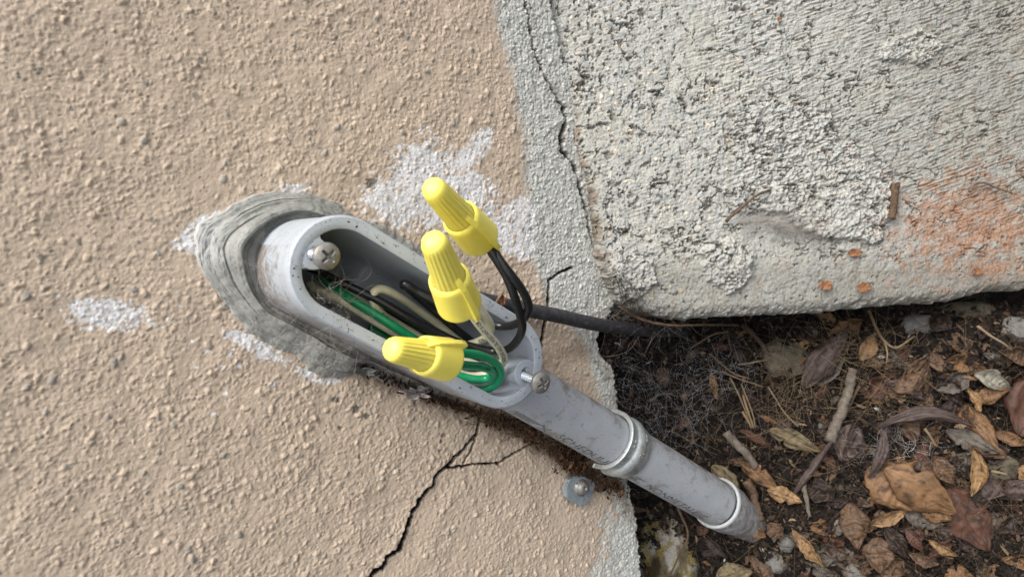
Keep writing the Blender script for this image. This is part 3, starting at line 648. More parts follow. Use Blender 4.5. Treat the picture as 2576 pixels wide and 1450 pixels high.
# bell end
E0=P[-1]; ad2=nz(ad+np.array([0,.10,0]))
def ringpath(prof,o,ax,ns=72):
    a=np.linspace(0,2*np.pi,ns,endpoint=False); x=nz(np.array([0,-1,0])-ax*np.dot((0,-1,0),ax)); y=np.cross(ax,x); L=[]
    for r,s in prof: L.append(o+ax*s+r*(np.cos(a)[:,None]*x+np.sin(a)[:,None]*y))
    return loopmesh(L)
V,F=ringpath([(RP-.0002,.0004),(RP+.0001,-.0004),(RP+.0014,-.0006),(RP+.0017,-.0001),(RP+.0017,.0008),(RP+.0018,.0010)],E0,ad2); obj('white_collar',V,F,M['pvc_white'],parent=pipe)
V,F=ringpath([(RP+.0016,.0007),(RP+.0015,.006),(RP+.001,.014),(RP-.001,.024),(RP-.003,.05),(RP-.004,.12)],E0,ad2); obj('lower_sleeve',V,F,M['pvc_pipe'],parent=pipe,attrs={'dirt':np.full(len(V),.62)})
# strap
sa=angfor(*z(13,440,420))[0]
strap=empty('conduit_strap',P[int(sa/s_end*119)],'galvanised metal strap with raised marks clamped around the grey conduit pipe','strap')
def build_strap():
    prof=[(0,.0003),(-.0002,.0022),(.0004,.0026),(.0010,.0020),(.0020,.0014),(.0052,.0013),(.0058,.0015),(.0064,.0020),(.0080,.0026),(.0100,.0027),(.0112,.0022),(.0122,.0015),(.0130,.0012),(.0164,.0011),(.0168,.0008),(.0168,.0002)]
    T,N,B=frames(P,(0,-1,0)); N0=N[0];B0=B[0]; V=[];F=[];na=72; lo,hi=-1.95,1.75
    for k in range(na):
        a=lo+(hi-lo)*k/(na-1); dv=math.cos(a)*N0+math.sin(a)*B0
        ends=0
        for s,r in prof: V.append(P[0]+ad*(sa+s)+dv*(RP+r+.0002+.004*max(0,(abs(a-.0)-1.55))**1.2))
    m=len(prof)
    for k in range(na-1):
        for j in range(m-1): F.append((k*m+j,k*m+j+1,(k+1)*m+j+1,(k+1)*m+j))
    F+=[tuple(range(m)),tuple((na-1)*m+j for j in range(m))[::-1]]
    obj('band',V,F,M['galv'],parent=strap)
    # raised marks
    mk=[]
    for txt,ds,aa,sz in (('CO',.0030,-.15,.0036),('9',.0030,.62,.0036),('CO',.0116,-.55,.0034),('11',.0116,.05,.0034),('2',.0074,.12,.0032)):
        V,F=text_mesh(txt,sz,.0008); V=V[:,:2]-V[:,:2].mean(0)
        a=aa-V[:,0]/(RP+.002); s=sa+ds-V[:,1]; rr=RP+np.interp(s-sa,[p[0] for p in prof[1:]],[p[1] for p in prof[1:]])+.0002
        top=[];
        Pt=P[0]+np.outer(s,ad)+(rr+.00038)[:,None]*(np.cos(a)[:,None]*N0+np.sin(a)[:,None]*B0); Pb=P[0]+np.outer(s,ad)+(rr-.0002)[:,None]*(np.cos(a)[:,None]*N0+np.sin(a)[:,None]*B0)
        nn=len(Pt); from collections import Counter
        ec=Counter()
        for f in F:
            for i in range(len(f)): ec[frozenset((f[i],f[(i+1)%len(f)]))]+=1
        Fs=list(F)
        for f in F:
            for i in range(len(f)):
                e=(f[i],f[(i+1)%len(f)])
                if ec[frozenset(e)]==1: Fs.append((e[0],e[1],e[1]+nn,e[0]+nn))
        mk.append((np.concatenate([Pt,Pb]),Fs))
    V,F=weld(mk); obj('raised_marks',V,F,M['galv'],parent=strap,smooth=False)
    # foot plate and its bolt, on the wall below the pipe
    pts=[(1431,1205),(1422,1228),(1425,1250),(1441,1263),(1462,1272),(1482,1262),(1497,1217),(1492,1210),(1470,1196),(1450,1196)]
    c=at(1459,1234,.004); ring=np.array([at(a,b_,.0045) for a,b_ in pts]); ring2=ring.copy(); ring2[:,1]=-.0015; n=len(pts)
    inr=c+(ring-c)*.95; inr[:,1]=-.0047; inr2=c+(ring-c)*.45; inr2[:,1]=-.00475
    V=np.concatenate([ring2,ring,inr,inr2,[[c[0],-.0048,c[2]]]]); F=[]
    for L_ in range(3):
        for k in range(n): F.append((L_*n+k,L_*n+(k+1)%n,(L_+1)*n+(k+1)%n,(L_+1)*n+k))
    for k in range(n): F.append((3*n+k,3*n+(k+1)%n,4*n))
    M['plate']=mat('dull_plate',(.27,.31,.33),.4,.5,metal=.25,var=.2,scale=250,bump=.0001,bscale=500,extra=dirty((.16,.14,.11),200,.5,.75))
    fp=obj('foot_plate',V,F,M['plate'],parent=strap,smooth=False); fp['label']='eight-sided galvanised foot plate with a bolt, clear of the litter'
    V,F=lathe([(.0042,0),(.0042,.0006),(.0036,.0010),(.0034,.0020),(.0029,.0030),(.0018,.0036),(.0008,.0038),(.0005,.0030),(0.0001,.0028)],32); 
    obj('bolt_head',place(V,at(1461,1224,.0047),nz((.05,-1,.1))),F,M['zincold'],parent=fp)
    t0=strap
build_strap()
# ------------------------------------------------------------------ wires
def path(k,*a):                                    # triples x,y,h(mm)
    out=[]
    for i in range(0,len(a),3): out.append(at(*z(k,a[i],a[i+1]),a[i+2]*.001))
    return out
def wire(name,label,group,segs,r,m,cat='wire',txt=None):
    Pw,qw=resample(segs,.0007); V,F=tube(Pw,r,18,True); o=obj(name,V,F,m); tag(o,label,cat,group)
    if txt:
        for (s,size,sub0,where,flip,sh) in txt:
            T,N,B=frames(Pw); best=(1e9,)
            px,py=z(*where)
            for k in range(0,len(Pw),2):
                for a in np.linspace(-np.pi,np.pi,73):
                    nn=math.cos(a)*N[k]+math.sin(a)*B[k]; w=Pw[k]+r*nn
                    if nn@(CAM-w)<0: continue
                    x,y=proj(w); d=(x-px)**2+(y-py)**2
                    if d<best[0]: best=(d,k,a)
            k,a=best[1:]; # face the camera: mean angle
            V,F=text_mesh(s,size,.0005,0,.00003); V[:,1]-=size*.34; V[:,0]*=sh; s0=qw[k]
            ok=(s0+flip*V[:,0]>.0005)&(s0+flip*V[:,0]<qw[-1]-.0005); F=[f for f in F if all(ok[i] for i in f)]
            # twist the lettering so that it stays towards the camera along the wire
            f=lambda A,s: np.stack([np.interp(s,qw,A[:,j]) for j in range(3)],1)
            s=s0+flip*V[:,0]; c=f(Pw,s); n1=f(N,s); b1=f(B,s); vd=CAM-c; vd/=np.linalg.norm(vd,axis=1)[:,None]
            ac=np.arctan2((vd*b1).sum(1),(vd*n1).sum(1))+sub0
            aa=ac-flip*V[:,1]/r; W=c+(r+.00006)*(np.cos(aa)[:,None]*n1+np.sin(aa)[:,None]*b1)
            if F: obj('printed_lettering',W,F,M['ink'],parent=o)
    return o
RW=.00165
gB,gW,gG='black wires in the box','cream wires in the box','green wires in the box'
wire('wire','long black wire from the dark upper end looping up into the highest yellow nut',gB,
  path(2,150,330,4, 300,400,14, 400,447,18, 550,520,22, 700,592,25, 900,708,28, 1100,812,30, 1250,880,32, 1380,920,34, 1510,945,38, 1610,925,46, 1680,850,53, 1705,770,58, 1690,690,61, 1650,560,64, 1595,420,65, 1530,310,65, 1470,220,64, 1420,140,62, 1385,90,62),RW,M['blk'])
wire('wire','black wire with tight bend at the upper inner wall, looping outside the rim',gB,
  path(2,1370,890,14, 1250,800,18, 1120,690,22, 1000,590,26, 920,520,29, 880,486,31.5, 862,478,33, 878,470,35, 960,520,36, 1060,575,38, 1180,640,40, 1320,700,42, 1440,745,44.5, 1550,766,48, 1640,757,54, 1715,712,60, 1748,640,64, 1735,570,66, 1690,490,67, 1630,410,67, 1560,320,66, 1500,230,64, 1450,150,62, 1415,95,62),RW,M['blk'])
wire('wire','cream wire with long black lettering rising into the middle yellow wire nut',gW,
  path(2,1200,1085,30, 1330,1120,32, 1440,1110,35, 1530,1065,40, 1572,1000,46, 1545,930,52, 1480,850,57, 1410,770,60, 1350,690,62, 1310,630,63, 1270,560,65),RW,M['wht'],
  txt=[('GASOLINE AND OIL RESISTANT II OR AWM',.00205,0,(2,1572,1020),1,.93)])
wire('wire','plain cream wire bent back behind the lettered one under the middle yellow wire nut',gW,
  path(2,1180,930,20, 1300,905,24, 1410,868,33, 1468,820,45, 1478,760,53, 1430,680,60, 1385,610,63, 1340,540,66),RW,M['wht'],txt=[('GNICNA NO',.0023,0,(2,1440,850),-1,1)] if False else [('ON OIL',.0022,0,(2,1430,860),-1,1)])
wire('wire','cream wire with a rounded loop on the left of the box floor',gW,
  path(2,1270,870,14, 1100,745,16, 950,640,18, 850,570,21, 760,520,23, 690,505,24, 650,535,24, 652,600,23, 700,670,21, 790,745,19, 900,815,17, 1010,870,14, 1120,940,12),RW,M['wht'],
  txt=[('HG-ANCE  90°C',.0023,0,(2,915,815),-1,1.05)])
wire('wire','cream wire lying along the lower inner wall below the tuft of hairs',gW,
  path(2,200,470,2, 260,512,8, 400,572,16, 550,662,19, 700,755,22, 820,825,22, 950,900,20),RW,M['wht'])
wire('wire','bright green wire crossing from the dark end to beneath the lowest yellow nut',gG,
  path(2,250,400,3, 380,500,14, 500,585,20, 650,675,24, 800,770,27, 950,865,27, 1100,960,25),RW*1.05,M['grn'])
wire('wire','short green wire end deep under the cream one at the lower inner wall',gG,
  path(2,620,770,8, 690,820,10, 780,880,11, 900,950,10),RW,M['grn'])
wire('wire','dark green wire shaded beneath the long black one on the box floor',gG,
  path(2,760,620,9, 860,690,10, 1000,770,12, 1150,850,14, 1320,930,16, 1440,980,18),RW,M['grn'])
wire('wire','outer green wire loop leaving the lowest yellow wire nut',gG,
  path(2,1130,965,60, 1220,957,59, 1340,962,57, 1440,985,54, 1515,1030,50, 1552,1095,46, 1525,1165,42, 1460,1208,39, 1380,1218,37, 1280,1190,34, 1190,1150,31, 1080,1090,28, 980,1030,22),RW,M['grn'])
wire('wire','inner green wire loop leaving the lowest yellow wire nut',gG,
  path(2,1130,1040,60, 1220,1040,58.5, 1330,1046,56, 1420,1056,53, 1485,1085,49, 1488,1120,45, 1440,1140,42, 1350,1140,40, 1260,1118,37, 1170,1080,34, 1080,1030,30),RW,M['grn'],
  txt=[('THHN OR THWN 2  600V',.0018,0,(2,1240,1040),1,1)])
wire('wire','thin looking cream wire running under the long black one towards the lower end',gW,
  path(2,420,500,10, 560,590,14, 720,690,17, 900,800,20, 1080,900,23, 1240,985,27, 1380,1040,31, 1480,1075,34),RW,M['wht'])
wire('wire','black wire lying deepest along the middle of the box floor',gB,
  path(2,520,560,8, 680,650,9, 860,745,10, 1040,830,11, 1220,925,12, 1400,1010,16),RW,M['blk'])
# black cable behind the box
wire('cable','thick black outdoor cable slanting from behind the box into the litter under the concrete',None,
  [at(1080,745,.004),at(1180,748,.006),at(1290,772,.0075),at(1400,793,.009),at(1500,815,.009),at(1600,828,.004),at(1660,831,-.010),at(1720,835,-.035),at(1760,840,-.06)],.0035,M['blkcable'],cat='cable')
# ------------------------------------------------------------------ wire nuts
def rot_about(ax,v,t): ax=nz(ax); v=np.array(v,float); return v*math.cos(t)+np.cross(ax,v)*math.sin(t)+ax*np.dot(ax,v)*(1-math.cos(t))
def wire_nut(tip,base,label,wing,sc=1.0):
    tip=np.array(tip);base=np.array(base); L=np.linalg.norm(tip-base); ax=(tip-base)/L
    t=empty('wire_nut',base,label,'wire nut','yellow twist-on wire nuts'); v=nz(CAM-base); v=nz(v-ax*np.dot(v,ax)); xw=rot_about(ax,v,wing)
    f=L/.0262; R_=sc
    # ribbed cap
    ns=120; ribs=20
    prof=[(4.95,11.0,1),(4.75,12,1),(4.55,14,1),(4.3,17,1),(4.05,20,1),(3.85,22.4,1),(3.78,23.4,.75),(3.6,24.4,.3),(3.25,25.2,0),(2.6,25.8,0),(1.7,26.1,0),(.8,26.2,0),(.05,26.2,0)]
    V=[];F=[]
    for r,h,w in prof:
        for j in range(ns):
            a=2*np.pi*j/ns; c=max(0,math.cos(a*ribs))**.5 if math.cos(a*ribs)>0 else 0; q=(r-.22*w+.27*w*c)*R_*.001; V.append((q*math.cos(a),q*math.sin(a),h*.001*f))
    for k in range(len(prof)-1):
        for j in range(ns): F.append((k*ns+j,k*ns+(j+1)%ns,(k+1)*ns+(j+1)%ns,(k+1)*ns+j))
    obj('ribbed_cap',place(np.array(V),base,ax,xw),F,M['yel'],parent=t)
    pr=[(5.0,11.6),(5.6,11.3),(5.95,10.8),(6.1,9.6),(6.3,7),(6.55,4),(6.8,1),(6.85,.3),(6.7,0),(6.0,0),(5.6,.3),(5.2,3),(4.6,8),(3.6,10),(.1,10.4)]
    V,F=lathe([(r*.001*R_,h*.001*f) for r,h in pr],64); obj('skirt',place(V,base,ax,xw),F,M['yel'],parent=t)
    for s in (0,math.pi):                            # the two wings run down the skirt
        th=.00078*R_; o_=[(4.4,14.2),(5.3,13.2),(6.6,10.8),(7.5,7.5),(8.2,4.2),(8.6,1.5),(8.5,-.7),(8.0,-1.3),(6.4,-.9),(5.9,.6),(5.6,6),(4.3,11.6)]
        V=[];m=len(o_)
        for sy,ins in ((-th,0),(-th*.6,.35),(th*.6,.35),(th,0)):
            pass
        cx=np.mean([p[0] for p in o_]);cz=np.mean([p[1] for p in o_])
        for sy,gw in ((-th,-.3),(-th*.55,0),(th*.55,0),(th,-.3)):
            for r,h in o_:
                d=math.hypot(r-cx,h-cz)+1e-6; rr=r+(r-cx)/d*gw; h_=h+(h-cz)/d*gw; x=rr*.001*R_;y=sy; V.append((x*math.cos(s)-y*math.sin(s),x*math.sin(s)+y*math.cos(s),h_*.001*f))
        F=[tuple(range(m)),tuple(3*m+k for k in range(m))[::-1]]
        for L_ in range(3):
            for k in range(m): F.append((L_*m+k,(L_)*m+(k+1)%m,(L_+1)*m+(k+1)%m,(L_+1)*m+k))
        w=obj('wing',place(np.array(V),base,ax,xw),F,M['yel'],parent=t,smooth=False); b=w.modifiers.new('b','BEVEL'); b.width=.0002; b.segments=2
    return t
wire_nut(at(*z(3,376,218),.084),at(*z(3,765,632),.060),'yellow wire nut capping the two black wires, the highest of the three',.30,1.10)
wire_nut(at(*z(3,392,640),.094),at(*z(3,608,1165),.070),'yellow wire nut standing over the rim on the cream lettered wires, the middle one',.42,1.13)
wire_nut(at(*z(2,760,925),.072),at(*z(2,1168,1003),.060),'yellow wire nut lying on its side over the lower rim, on the green wires',.80,1.13)
#PART2
# ------------------------------------------------------------------ leaves
def mm_px(P): return np.linalg.norm((P-CAM)@R[:,2])*TX/(PW/2)   # metres per photo pixel at P
PAL={'brown':(84,65,49),'orange':(102,76,51),'tan':(126,99,68),'red':(72,48,37),'mauve':(66,55,51),'grey':(78,72,65),'olive':(98,87,64),'dark':(42,32,26),'pale':(112,109,98)}
def leafx(t,L,base,noise,mix,rng_,at_,b,tc):
    x=mix(rng_(noise(260,6,.7).outputs[0],.48,.75,0,.6),base,(.035,.022,.014)); return mix(rng_(noise(1500,2,.5).outputs[0],.70,.74,0,.8),x,(.30,.22,.15))
M['leaf']=mat('dead_leaf',(0,0,0),.62,.35,tint='tint',var=.22,scale=350,bump=.00025,bscale=500,extra=leafx)
leafseed=[100]
def leaf(p0,p1,w,colour,label,off=3.,curl=.6,arch=.06,roll=0.,bend=0.,vein=1.,fold=0.,group=None,tipw=.8,crumple=1.,sheet=None,twist=0.,name='dead_leaf',lift=True,wz=None):
    leafseed[0]+=1; sd=leafseed[0]; S=sheet or soil
    a=soilpt(p0[0],p0[1],.002) ; b=soilpt(p1[0],p1[1],.002)
    w=w*.4671*mm_px(a)*.5 if wz is None else w*wz*mm_px(a)*.5
    L=np.linalg.norm(b-a); ax=(b-a)/L; nn=S.n; ac=nz(np.cross(nn,ax))
    nu,nv=36,17; U,Vv=np.meshgrid(np.linspace(0,1,nu),np.linspace(-1,1,nv),indexing='ij')
    prof=(np.sin(np.pi*U**tipw)**.72)*(1-.12*np.cos(2*np.pi*U)); prof=np.maximum(prof,.03)
    irr=1+.20*perlin(U*4+sd,Vv*0+np.sign(Vv)*3,sd)+.10*perlin(U*13+sd,Vv*0+np.sign(Vv)*7,sd+2); nt0=random.Random(sd); irr=irr*(1-nt0.choice([0,0,.35,.6])*np.exp(-((U-nt0.uniform(.2,.9))/nt0.uniform(.02,.07))**2)*(np.sign(Vv)==nt0.choice([-1,1]))); hw=w*prof*irr
    c=curl*(1+.3*perlin(U*2,Vv*0+sd,sd)); an=Vv*c+twist*(U-.5)
    xx=hw*np.where(np.abs(c)>.05,np.sin(Vv*c)/np.where(np.abs(c)<.05,1,c),Vv); zz=hw*(1-np.cos(Vv*c))/np.where(np.abs(c)<.05,1,c)
    zz+=fold*np.abs(Vv)*hw
    cr=w*crumple
    zz+=cr*.16*(1-np.abs(perlin(U*3+sd,Vv*1.6,sd+21)))**4+cr*.13*perlin(U*5+sd,Vv*2.2,sd+23)+cr*.20*perlin(U*2.4+sd,Vv*1.1,sd)+cr*.10*perlin(U*6+sd,Vv*2.4,sd+3)*np.abs(Vv)**.5
    k=9; ph=(U*k-np.abs(Vv)*1.3*(1-.4*U)); vv=np.abs((ph%1)-.5)*2
    zz+= -vein*.00045*sstep(.75,1,vv)*(np.abs(Vv)>.06)*prof + vein*.0003*(1-vv)*prof
    zz-= .0006*np.exp(-(Vv/.07)**2)
    al=U*L+ .0*xx; up=arch*L*np.sin(np.pi*U); side=bend*L*np.sin(np.pi*U)
    tw=roll+twist*(U-.5); ct,st=np.cos(tw),np.sin(tw)
    X=xx*ct-zz*st; Zz=xx*st+zz*ct
    P=a+al[...,None]*ax+(X+side)[...,None]*ac+(Zz+up)[...,None]*nn
    if lift:
        u,v=soil.uv(P); hv=(P-soil.P0)@soil.n-soil_h(u,v); P=P+soil.n*(-np.percentile(hv,15)+off*.001)
    # closed thin body
    dU=np.gradient(P,axis=0);dV=np.gradient(P,axis=1); nrm=np.cross(dU,dV); nrm/=np.linalg.norm(nrm,axis=2)[...,None]+1e-12
    V=np.concatenate([(P+nrm*.00013).reshape(-1,3),(P-nrm*.00013).reshape(-1,3)]); N=nu*nv
    i=np.arange(nu-1)[:,None]*nv+np.arange(nv-1)[None]; F1=np.stack([i,i+nv,i+nv+1,i+1],-1).reshape(-1,4); F2=F1[:,::-1]+N
    bd=[r*nv for r in range(nu)]+[(nu-1)*nv+c_ for c_ in range(1,nv)]+[r*nv+nv-1 for r in range(nu-2,-1,-1)]+[c_ for c_ in range(nv-2,0,-1)]
    E_=[]
    for q in range(len(bd)): x,y=bd[q],bd[(q+1)%len(bd)]; E_.append((y,x,x+N,y+N))
    F=np.concatenate([F1,F2,np.array(E_)])
    base=lin(*PAL[colour]) if isinstance(colour,str) else lin(*colour)
    t=base*(1+.38*perlin(U*3+sd,Vv*1.5,sd+7)+.30*perlin(U*11+sd,Vv*6,sd+8))[...,None]; dsp=(sstep(.22,.5,fbm(U*6+sd,Vv*3,sd+9,3))*.75)[...,None]; t=t*(1-dsp)+lin(38,28,22)*dsp
    vm=(np.maximum(np.exp(-(Vv/.06)**2)*.8,sstep(.84,.97,vv)*.35*vein))[...,None]; t=t*(1-vm*.5)+base*1.5*vm*.5
    em=(sstep(.8,1,np.abs(Vv))*.35)[...,None]; t=t*(1-em)+base*.55*em
    t2=t.reshape(-1,3); t2=np.clip(np.concatenate([t2,t2*.85]),.004,.9)
    o=obj(name,V,F,M['leaf'],attrs={'tint':t2}); tag(o,label,'leaf' if 'leaf' in name else name.replace('_',' '),group); return o
g6=lambda *a: z(6,*a)
G1='large dead leaves on the litter'
leaf(g6(320,435),g6(555,130),150,'mauve','long speckled brown leaf standing diagonally below the concrete edge, its arched back up',6,-.8,.10,.25,group=G1)
leaf(g6(410,418),g6(548,275),60,'grey','narrow grey leaf tucked behind the long speckled brown leaf',3,-.5,.08,0)
leaf(g6(630,285),g6(712,140),85,'tan','small upright tan leaf right of the long speckled brown leaf',4,.7,.10,.2)
leaf(g6(800,455),g6(975,345),120,'brown','dark brown curled leaf with strong ribs left of the grey curled leaves',5,-1.1,.10,-.3,vein=2)
leaf(g6(650,480),g6(820,350),120,'red','crumpled reddish brown leaf beside the dark ribbed one',3,.9,.06,.2,crumple=2.2)
leaf(g6(1035,440),g6(1235,345),120,'grey','grey leaf with rolled edge and dark hollow, left of the two grey ones',4,1.2,.10,.3)
leaf(g6(1230,360),g6(1425,450),120,'pale','pale grey green cupped leaf near the right edge',7,1.3,.08,-.2)
leaf(g6(1205,505),g6(1400,440),85,'orange','ribbed orange brown leaf lying under the cupped pale leaf',10,-.7,.08,0,vein=1.6)
leaf(g6(1200,530),g6(1350,775),95,'orange','orange brown pointed leaf hanging from the crumpled stalk near the right edge',8,-.9,.05,.1,tipw=.9)
leaf(g6(1465,690),g6(1530,290),170,'red','tall speckled reddish leaf cut by the right edge of the view',9,-.6,.05,.2,group=G1)
leaf(g6(1330,665),g6(1515,740),70,'orange','short orange leaf with curled margin at the right edge',6,.9,.08,.2)
leaf(g6(660,905),g6(720,610),75,'mauve','mauve strip of leaf curving down left of the cobwebbed hollow',12,-.9,.14,.4,bend=-.12)
leaf(g6(690,640),g6(1200,640),75,'mauve','long arched mauve leaf bridging over the cobwebbed hollow',17,-.9,.10,.1,bend=.16,vein=.5,group=G1)
leaf(g6(490,700),g6(670,760),200,'mauve','broad dull mauve leaf flat under the arched strip',3,-.4,.05,0,vein=.5)
leaf(g6(1075,660),g6(1355,780),100,'grey','smooth grey brown pointed leaf below the hanging orange one',5,-.5,.05,0)
leaf(g6(985,790),g6(1095,935),100,'brown','small brown folded leaf right above the biggest orange leaves',13,.8,.05,.2)
leaf(g6(1235,750),g6(1215,1010),95,'tan','folded yellow tan leaf shaped like a crescent',7,1.3,.06,.4,bend=.10)
leaf(g6(655,850),g6(900,1080),200,'orange','big ribbed orange leaf behind the biggest smooth one',9,-.6,.10,-.1,vein=2.2,crumple=.5,group=G1)
leaf(g6(730,850),g6(1100,1085),205,'orange','biggest smooth orange brown leaf in the middle of the leaf pile',15,-.55,.10,.15,vein=.8,crumple=.4,group=G1)
leaf(g6(930,1060),g6(1090,1120),110,'orange','orange leaf flap poking out below the biggest smooth leaf',9,-.5,.08,.2)
leaf(g6(1090,960),g6(1300,1300),210,'red','large flat reddish brown leaf low on the right with a fine midrib',5,-.35,.04,0,vein=1.,crumple=.6,group=G1)
leaf(g6(570,1040),g6(605,1285),145,'brown','upright crinkled brown leaf with cross ribs left of the pile',8,-.7,.08,0,vein=2.6)
leaf(g6(670,1150),g6(865,1080),85,'tan','curled tan leaf turned up at one side below the big orange leaves',7,1.2,.10,.3)
leaf(g6(865,1100),g6(1070,1165),110,'grey','grey green leaf under the flap of the big orange leaf',4,-.4,.05,0)
leaf(g6(725,1230),g6(730,1420),150,'brown','oval brown leaf low in the view, left of the twisted curls',5,-.6,.06,0,vein=1.5)
leaf(g6(985,1240),g6(1140,1320),70,'tan','twisted tan curl of leaf, upper of the two',8,1.5,.10,.6,twist=.8)
leaf(g6(880,1300),g6(1045,1370),90,'brown','twisted brown curl of leaf, lower of the two',8,1.6,.12,.5,twist=-.8)
leaf(g6(760,1165),g6(860,1330),95,'dark','dark crumpled leaf between the crinkled leaf and the curls',5,.9,.06,.2,crumple=1.6)
leaf(g6(860,1170),g6(950,1300),60,'red','narrow reddish leaf sliver beside the twisted curls',6,1.0,.08,.3)
leaf(g6(1075,1430),g6(1230,1440),110,'orange','orange brown leaf cut by the bottom edge of the view',6,-.6,.06,0)
leaf(g6(265,1000),g6(480,700),62,'mauve','dark rolled leaf tapering to a point, lower half of the long diagonal',9,-1.5,.05,.0,vein=.6)
leaf(g6(140,655),g6(420,775),95,'olive','olive grey leaf with a light folded margin right of the grey stick',5,-.6,.06,.2)
leaf(g6(-10,830),g6(190,975),95,'orange','orange brown leaf just right of the pipe under the grey stick',6,-.7,.08,.2)
leaf(g6(130,975),g6(315,1040),85,'tan','tan leaf with frayed edge below the orange brown one beside the pipe',7,-.6,.06,0)
leaf(g6(265,1190),g6(440,1390),80,'tan','long curling light brown leaf with torn hem near the white pebble',5,1.2,.08,.4,twist=.5)
leaf(g6(135,1150),g6(215,1230),90,'brown','brown cupped leaf between the pipe tip and the white pebble',6,.8,.08,.2)
leaf(g6(30,1170),g6(120,1220),70,'orange','triangular orange scrap against the pipe tip',9,.6,.05,.3)
leaf(g6(1230,930),g6(1400,1000),115,'mauve','dull mauve leaf far right beside the crescent one',4,-.4,.04,0)
leaf(g6(1400,1010),g6(1530,930),115,'mauve','smooth mauve leaf at the right edge beneath the tan one',7,-.6,.06,0)
leaf(g6(1450,860),g6(1530,900),90,'tan','tan leaf peeking in at the right edge',10,-.5,.05,0)
leaf(g6(1000,60),g6(1110,120),110,'dark','dark brown leaf rolled beside the pale stone under the concrete',6,1.,.08,.3)
leaf(g6(1240,560),g6(1175,430),70,'tan','crumpled tan stalk with curled bits above the hanging leaf',11,1.5,.05,.2,crumple=2)
leaf(g6(940,850),g6(1010,880),80,'brown','brown leaf edge showing behind the small folded one',8,.6,.05,0)
leaf(g6(1230,1010),g6(1330,1060),100,'dark','dark decayed leaf right of the large reddish one',3,-.5,.05,0,crumple=1.5)
g10=lambda *a: z(10,*a)
leaf(g10(610,540),g10(650,665),85,'brown','round brown leaf scrap behind the cobwebs above the strap',3,-.5,.05,0,wz=.3996)
leaf(g10(930,570),g10(965,740),44,'tan','hourglass shaped tan leaf scrap in the cobwebs',3,.5,.05,0,wz=.3996)
leaf(g10(935,1145),g10(1110,1335),120,'olive','smooth olive brown leaf leaning on the upper side of the pipe end',10,-.35,.05,.1,wz=.3996,vein=.3,crumple=.4)
leaf(g10(910,400),g10(1060,430),60,'red','reddish sliver of leaf under the cable',3,-.6,.05,0,wz=.3996)
leaf(g10(1070,440),g10(1150,500),60,'mauve','folded greyish leaf beside the thin upright twig',3,-.6,.05,0,wz=.3996)
leaf(g10(1110,930),g10(1310,1040),60,'red','narrow red brown leaf above the pair of orange leaves by the pipe',5,-.9,.06,.2,wz=.3996)
leaf(g10(750,850),g10(800,930),70,'brown','brown leaf scrap deep in the cobwebs near the strap',2,-.5,.05,0,wz=.3996)
leaf(g10(1235,840),g10(1350,890),34,'orange','little orange brown leaf among the straws',4,-.8,.06,0,wz=.3996)
leaf(g10(1290,600),g10(1400,560),34,'brown','little brown leaf above the tangle of straws',4,-.8,.06,0,wz=.3996)
g13=lambda *a: z(13,*a)
leaf(g13(1690,890),g13(1910,1090),110,'dark','dark leaf with a tan border below the pipe tip',5,1.0,.05,.3,wz=.2499)
leaf(g13(1790,1290),g13(2150,1200),240,'olive','broad tan olive leaf at the bottom edge below the pipe tip',6,-.4,.06,0,wz=.2499,vein=1.)
leaf(g13(1670,1120),g13(1740,1165),34,'orange','tiny orange leaf scrap near the bottom edge',5,-.5,.05,0,wz=.2499)
leaf(g13(880,570),g13(1130,590),50,'brown','small brown leaf wedged above the mossy stone',14,-.6,.05,0,wz=.2499)
# small scraps that nothing tells apart
LMK=[(2070,905,'the long speckled leaf'),(2280,965,'the dark ribbed leaf'),(2500,985,'the pale cupped leaf'),(2270,1070,'the arched mauve leaf'),(2290,1220,'the biggest orange leaves'),(2430,1300,'the large reddish leaf'),(2150,1310,'the crinkled leaf'),(2200,1400,'the oval leaf at the bottom'),(2000,1110,'the olive grey leaf'),(1930,1130,'the straight grey stick'),(1975,1355,'the white pebble'),(1830,960,'the straw tangle'),(1680,990,'the cobwebs'),(2080,1110,'the crooked stick'),(1850,1400,'the bottom olive leaf'),(2500,1130,'the smooth grey brown leaf'),(2300,830,'the pale flat stone')]
USED=set()
def mklab(size,cc,kind,rel,nm):
    cc={'red':'reddish','mauve':'purplish'}.get(cc,cc)
    for ad in ('','torn ','crumpled ','narrow ','curled ','ragged '):
        for rl_ in (rel,):
            lb='%s %s%s %s in the litter, %s %s'%(size,ad,cc,kind,rl_,nm)
            if lb not in USED: USED.add(lb); return lb
    return lb
rl=random.Random(11); nsm=0
while nsm<110:
    x=rl.uniform(1640,2600); y=rl.uniform(800,1470)
    if x<1950 and y>(x-1560)*.62+1000 and y<(x-1560)*.62+1190: continue
    if y<830+ (2575-x)*-.03 or (x<1720 and y>1150): continue
    L=rl.choice([26,34,44,58,70])*(.8 if x<1900 else 1); a=rl.uniform(0,6.28)
    near=min(LMK,key=lambda q:math.hypot(q[0]-x,q[1]-y)); cc_=rl.choice(['dark','dark','dark','red','brown','mauve','brown','red','grey','tan']); lab_=mklab('tiny' if L<34 else 'small' if L<58 else 'middling',cc_,'leaf scrap','just above' if y<near[1] else 'just below',near[2])
    leaf((x,y),(x+L*math.cos(a),y+L*.8*math.sin(a)),L*rl.uniform(.35,.65),cc_,lab_,rl.uniform(-1,2),rl.uniform(-1.2,1.2),.06,rl.uniform(-.5,.5),group='small dry leaf scraps in the litter',crumple=rl.uniform(1,2.2),wz=1.); nsm+=1
rl=random.Random(23); nsm=0
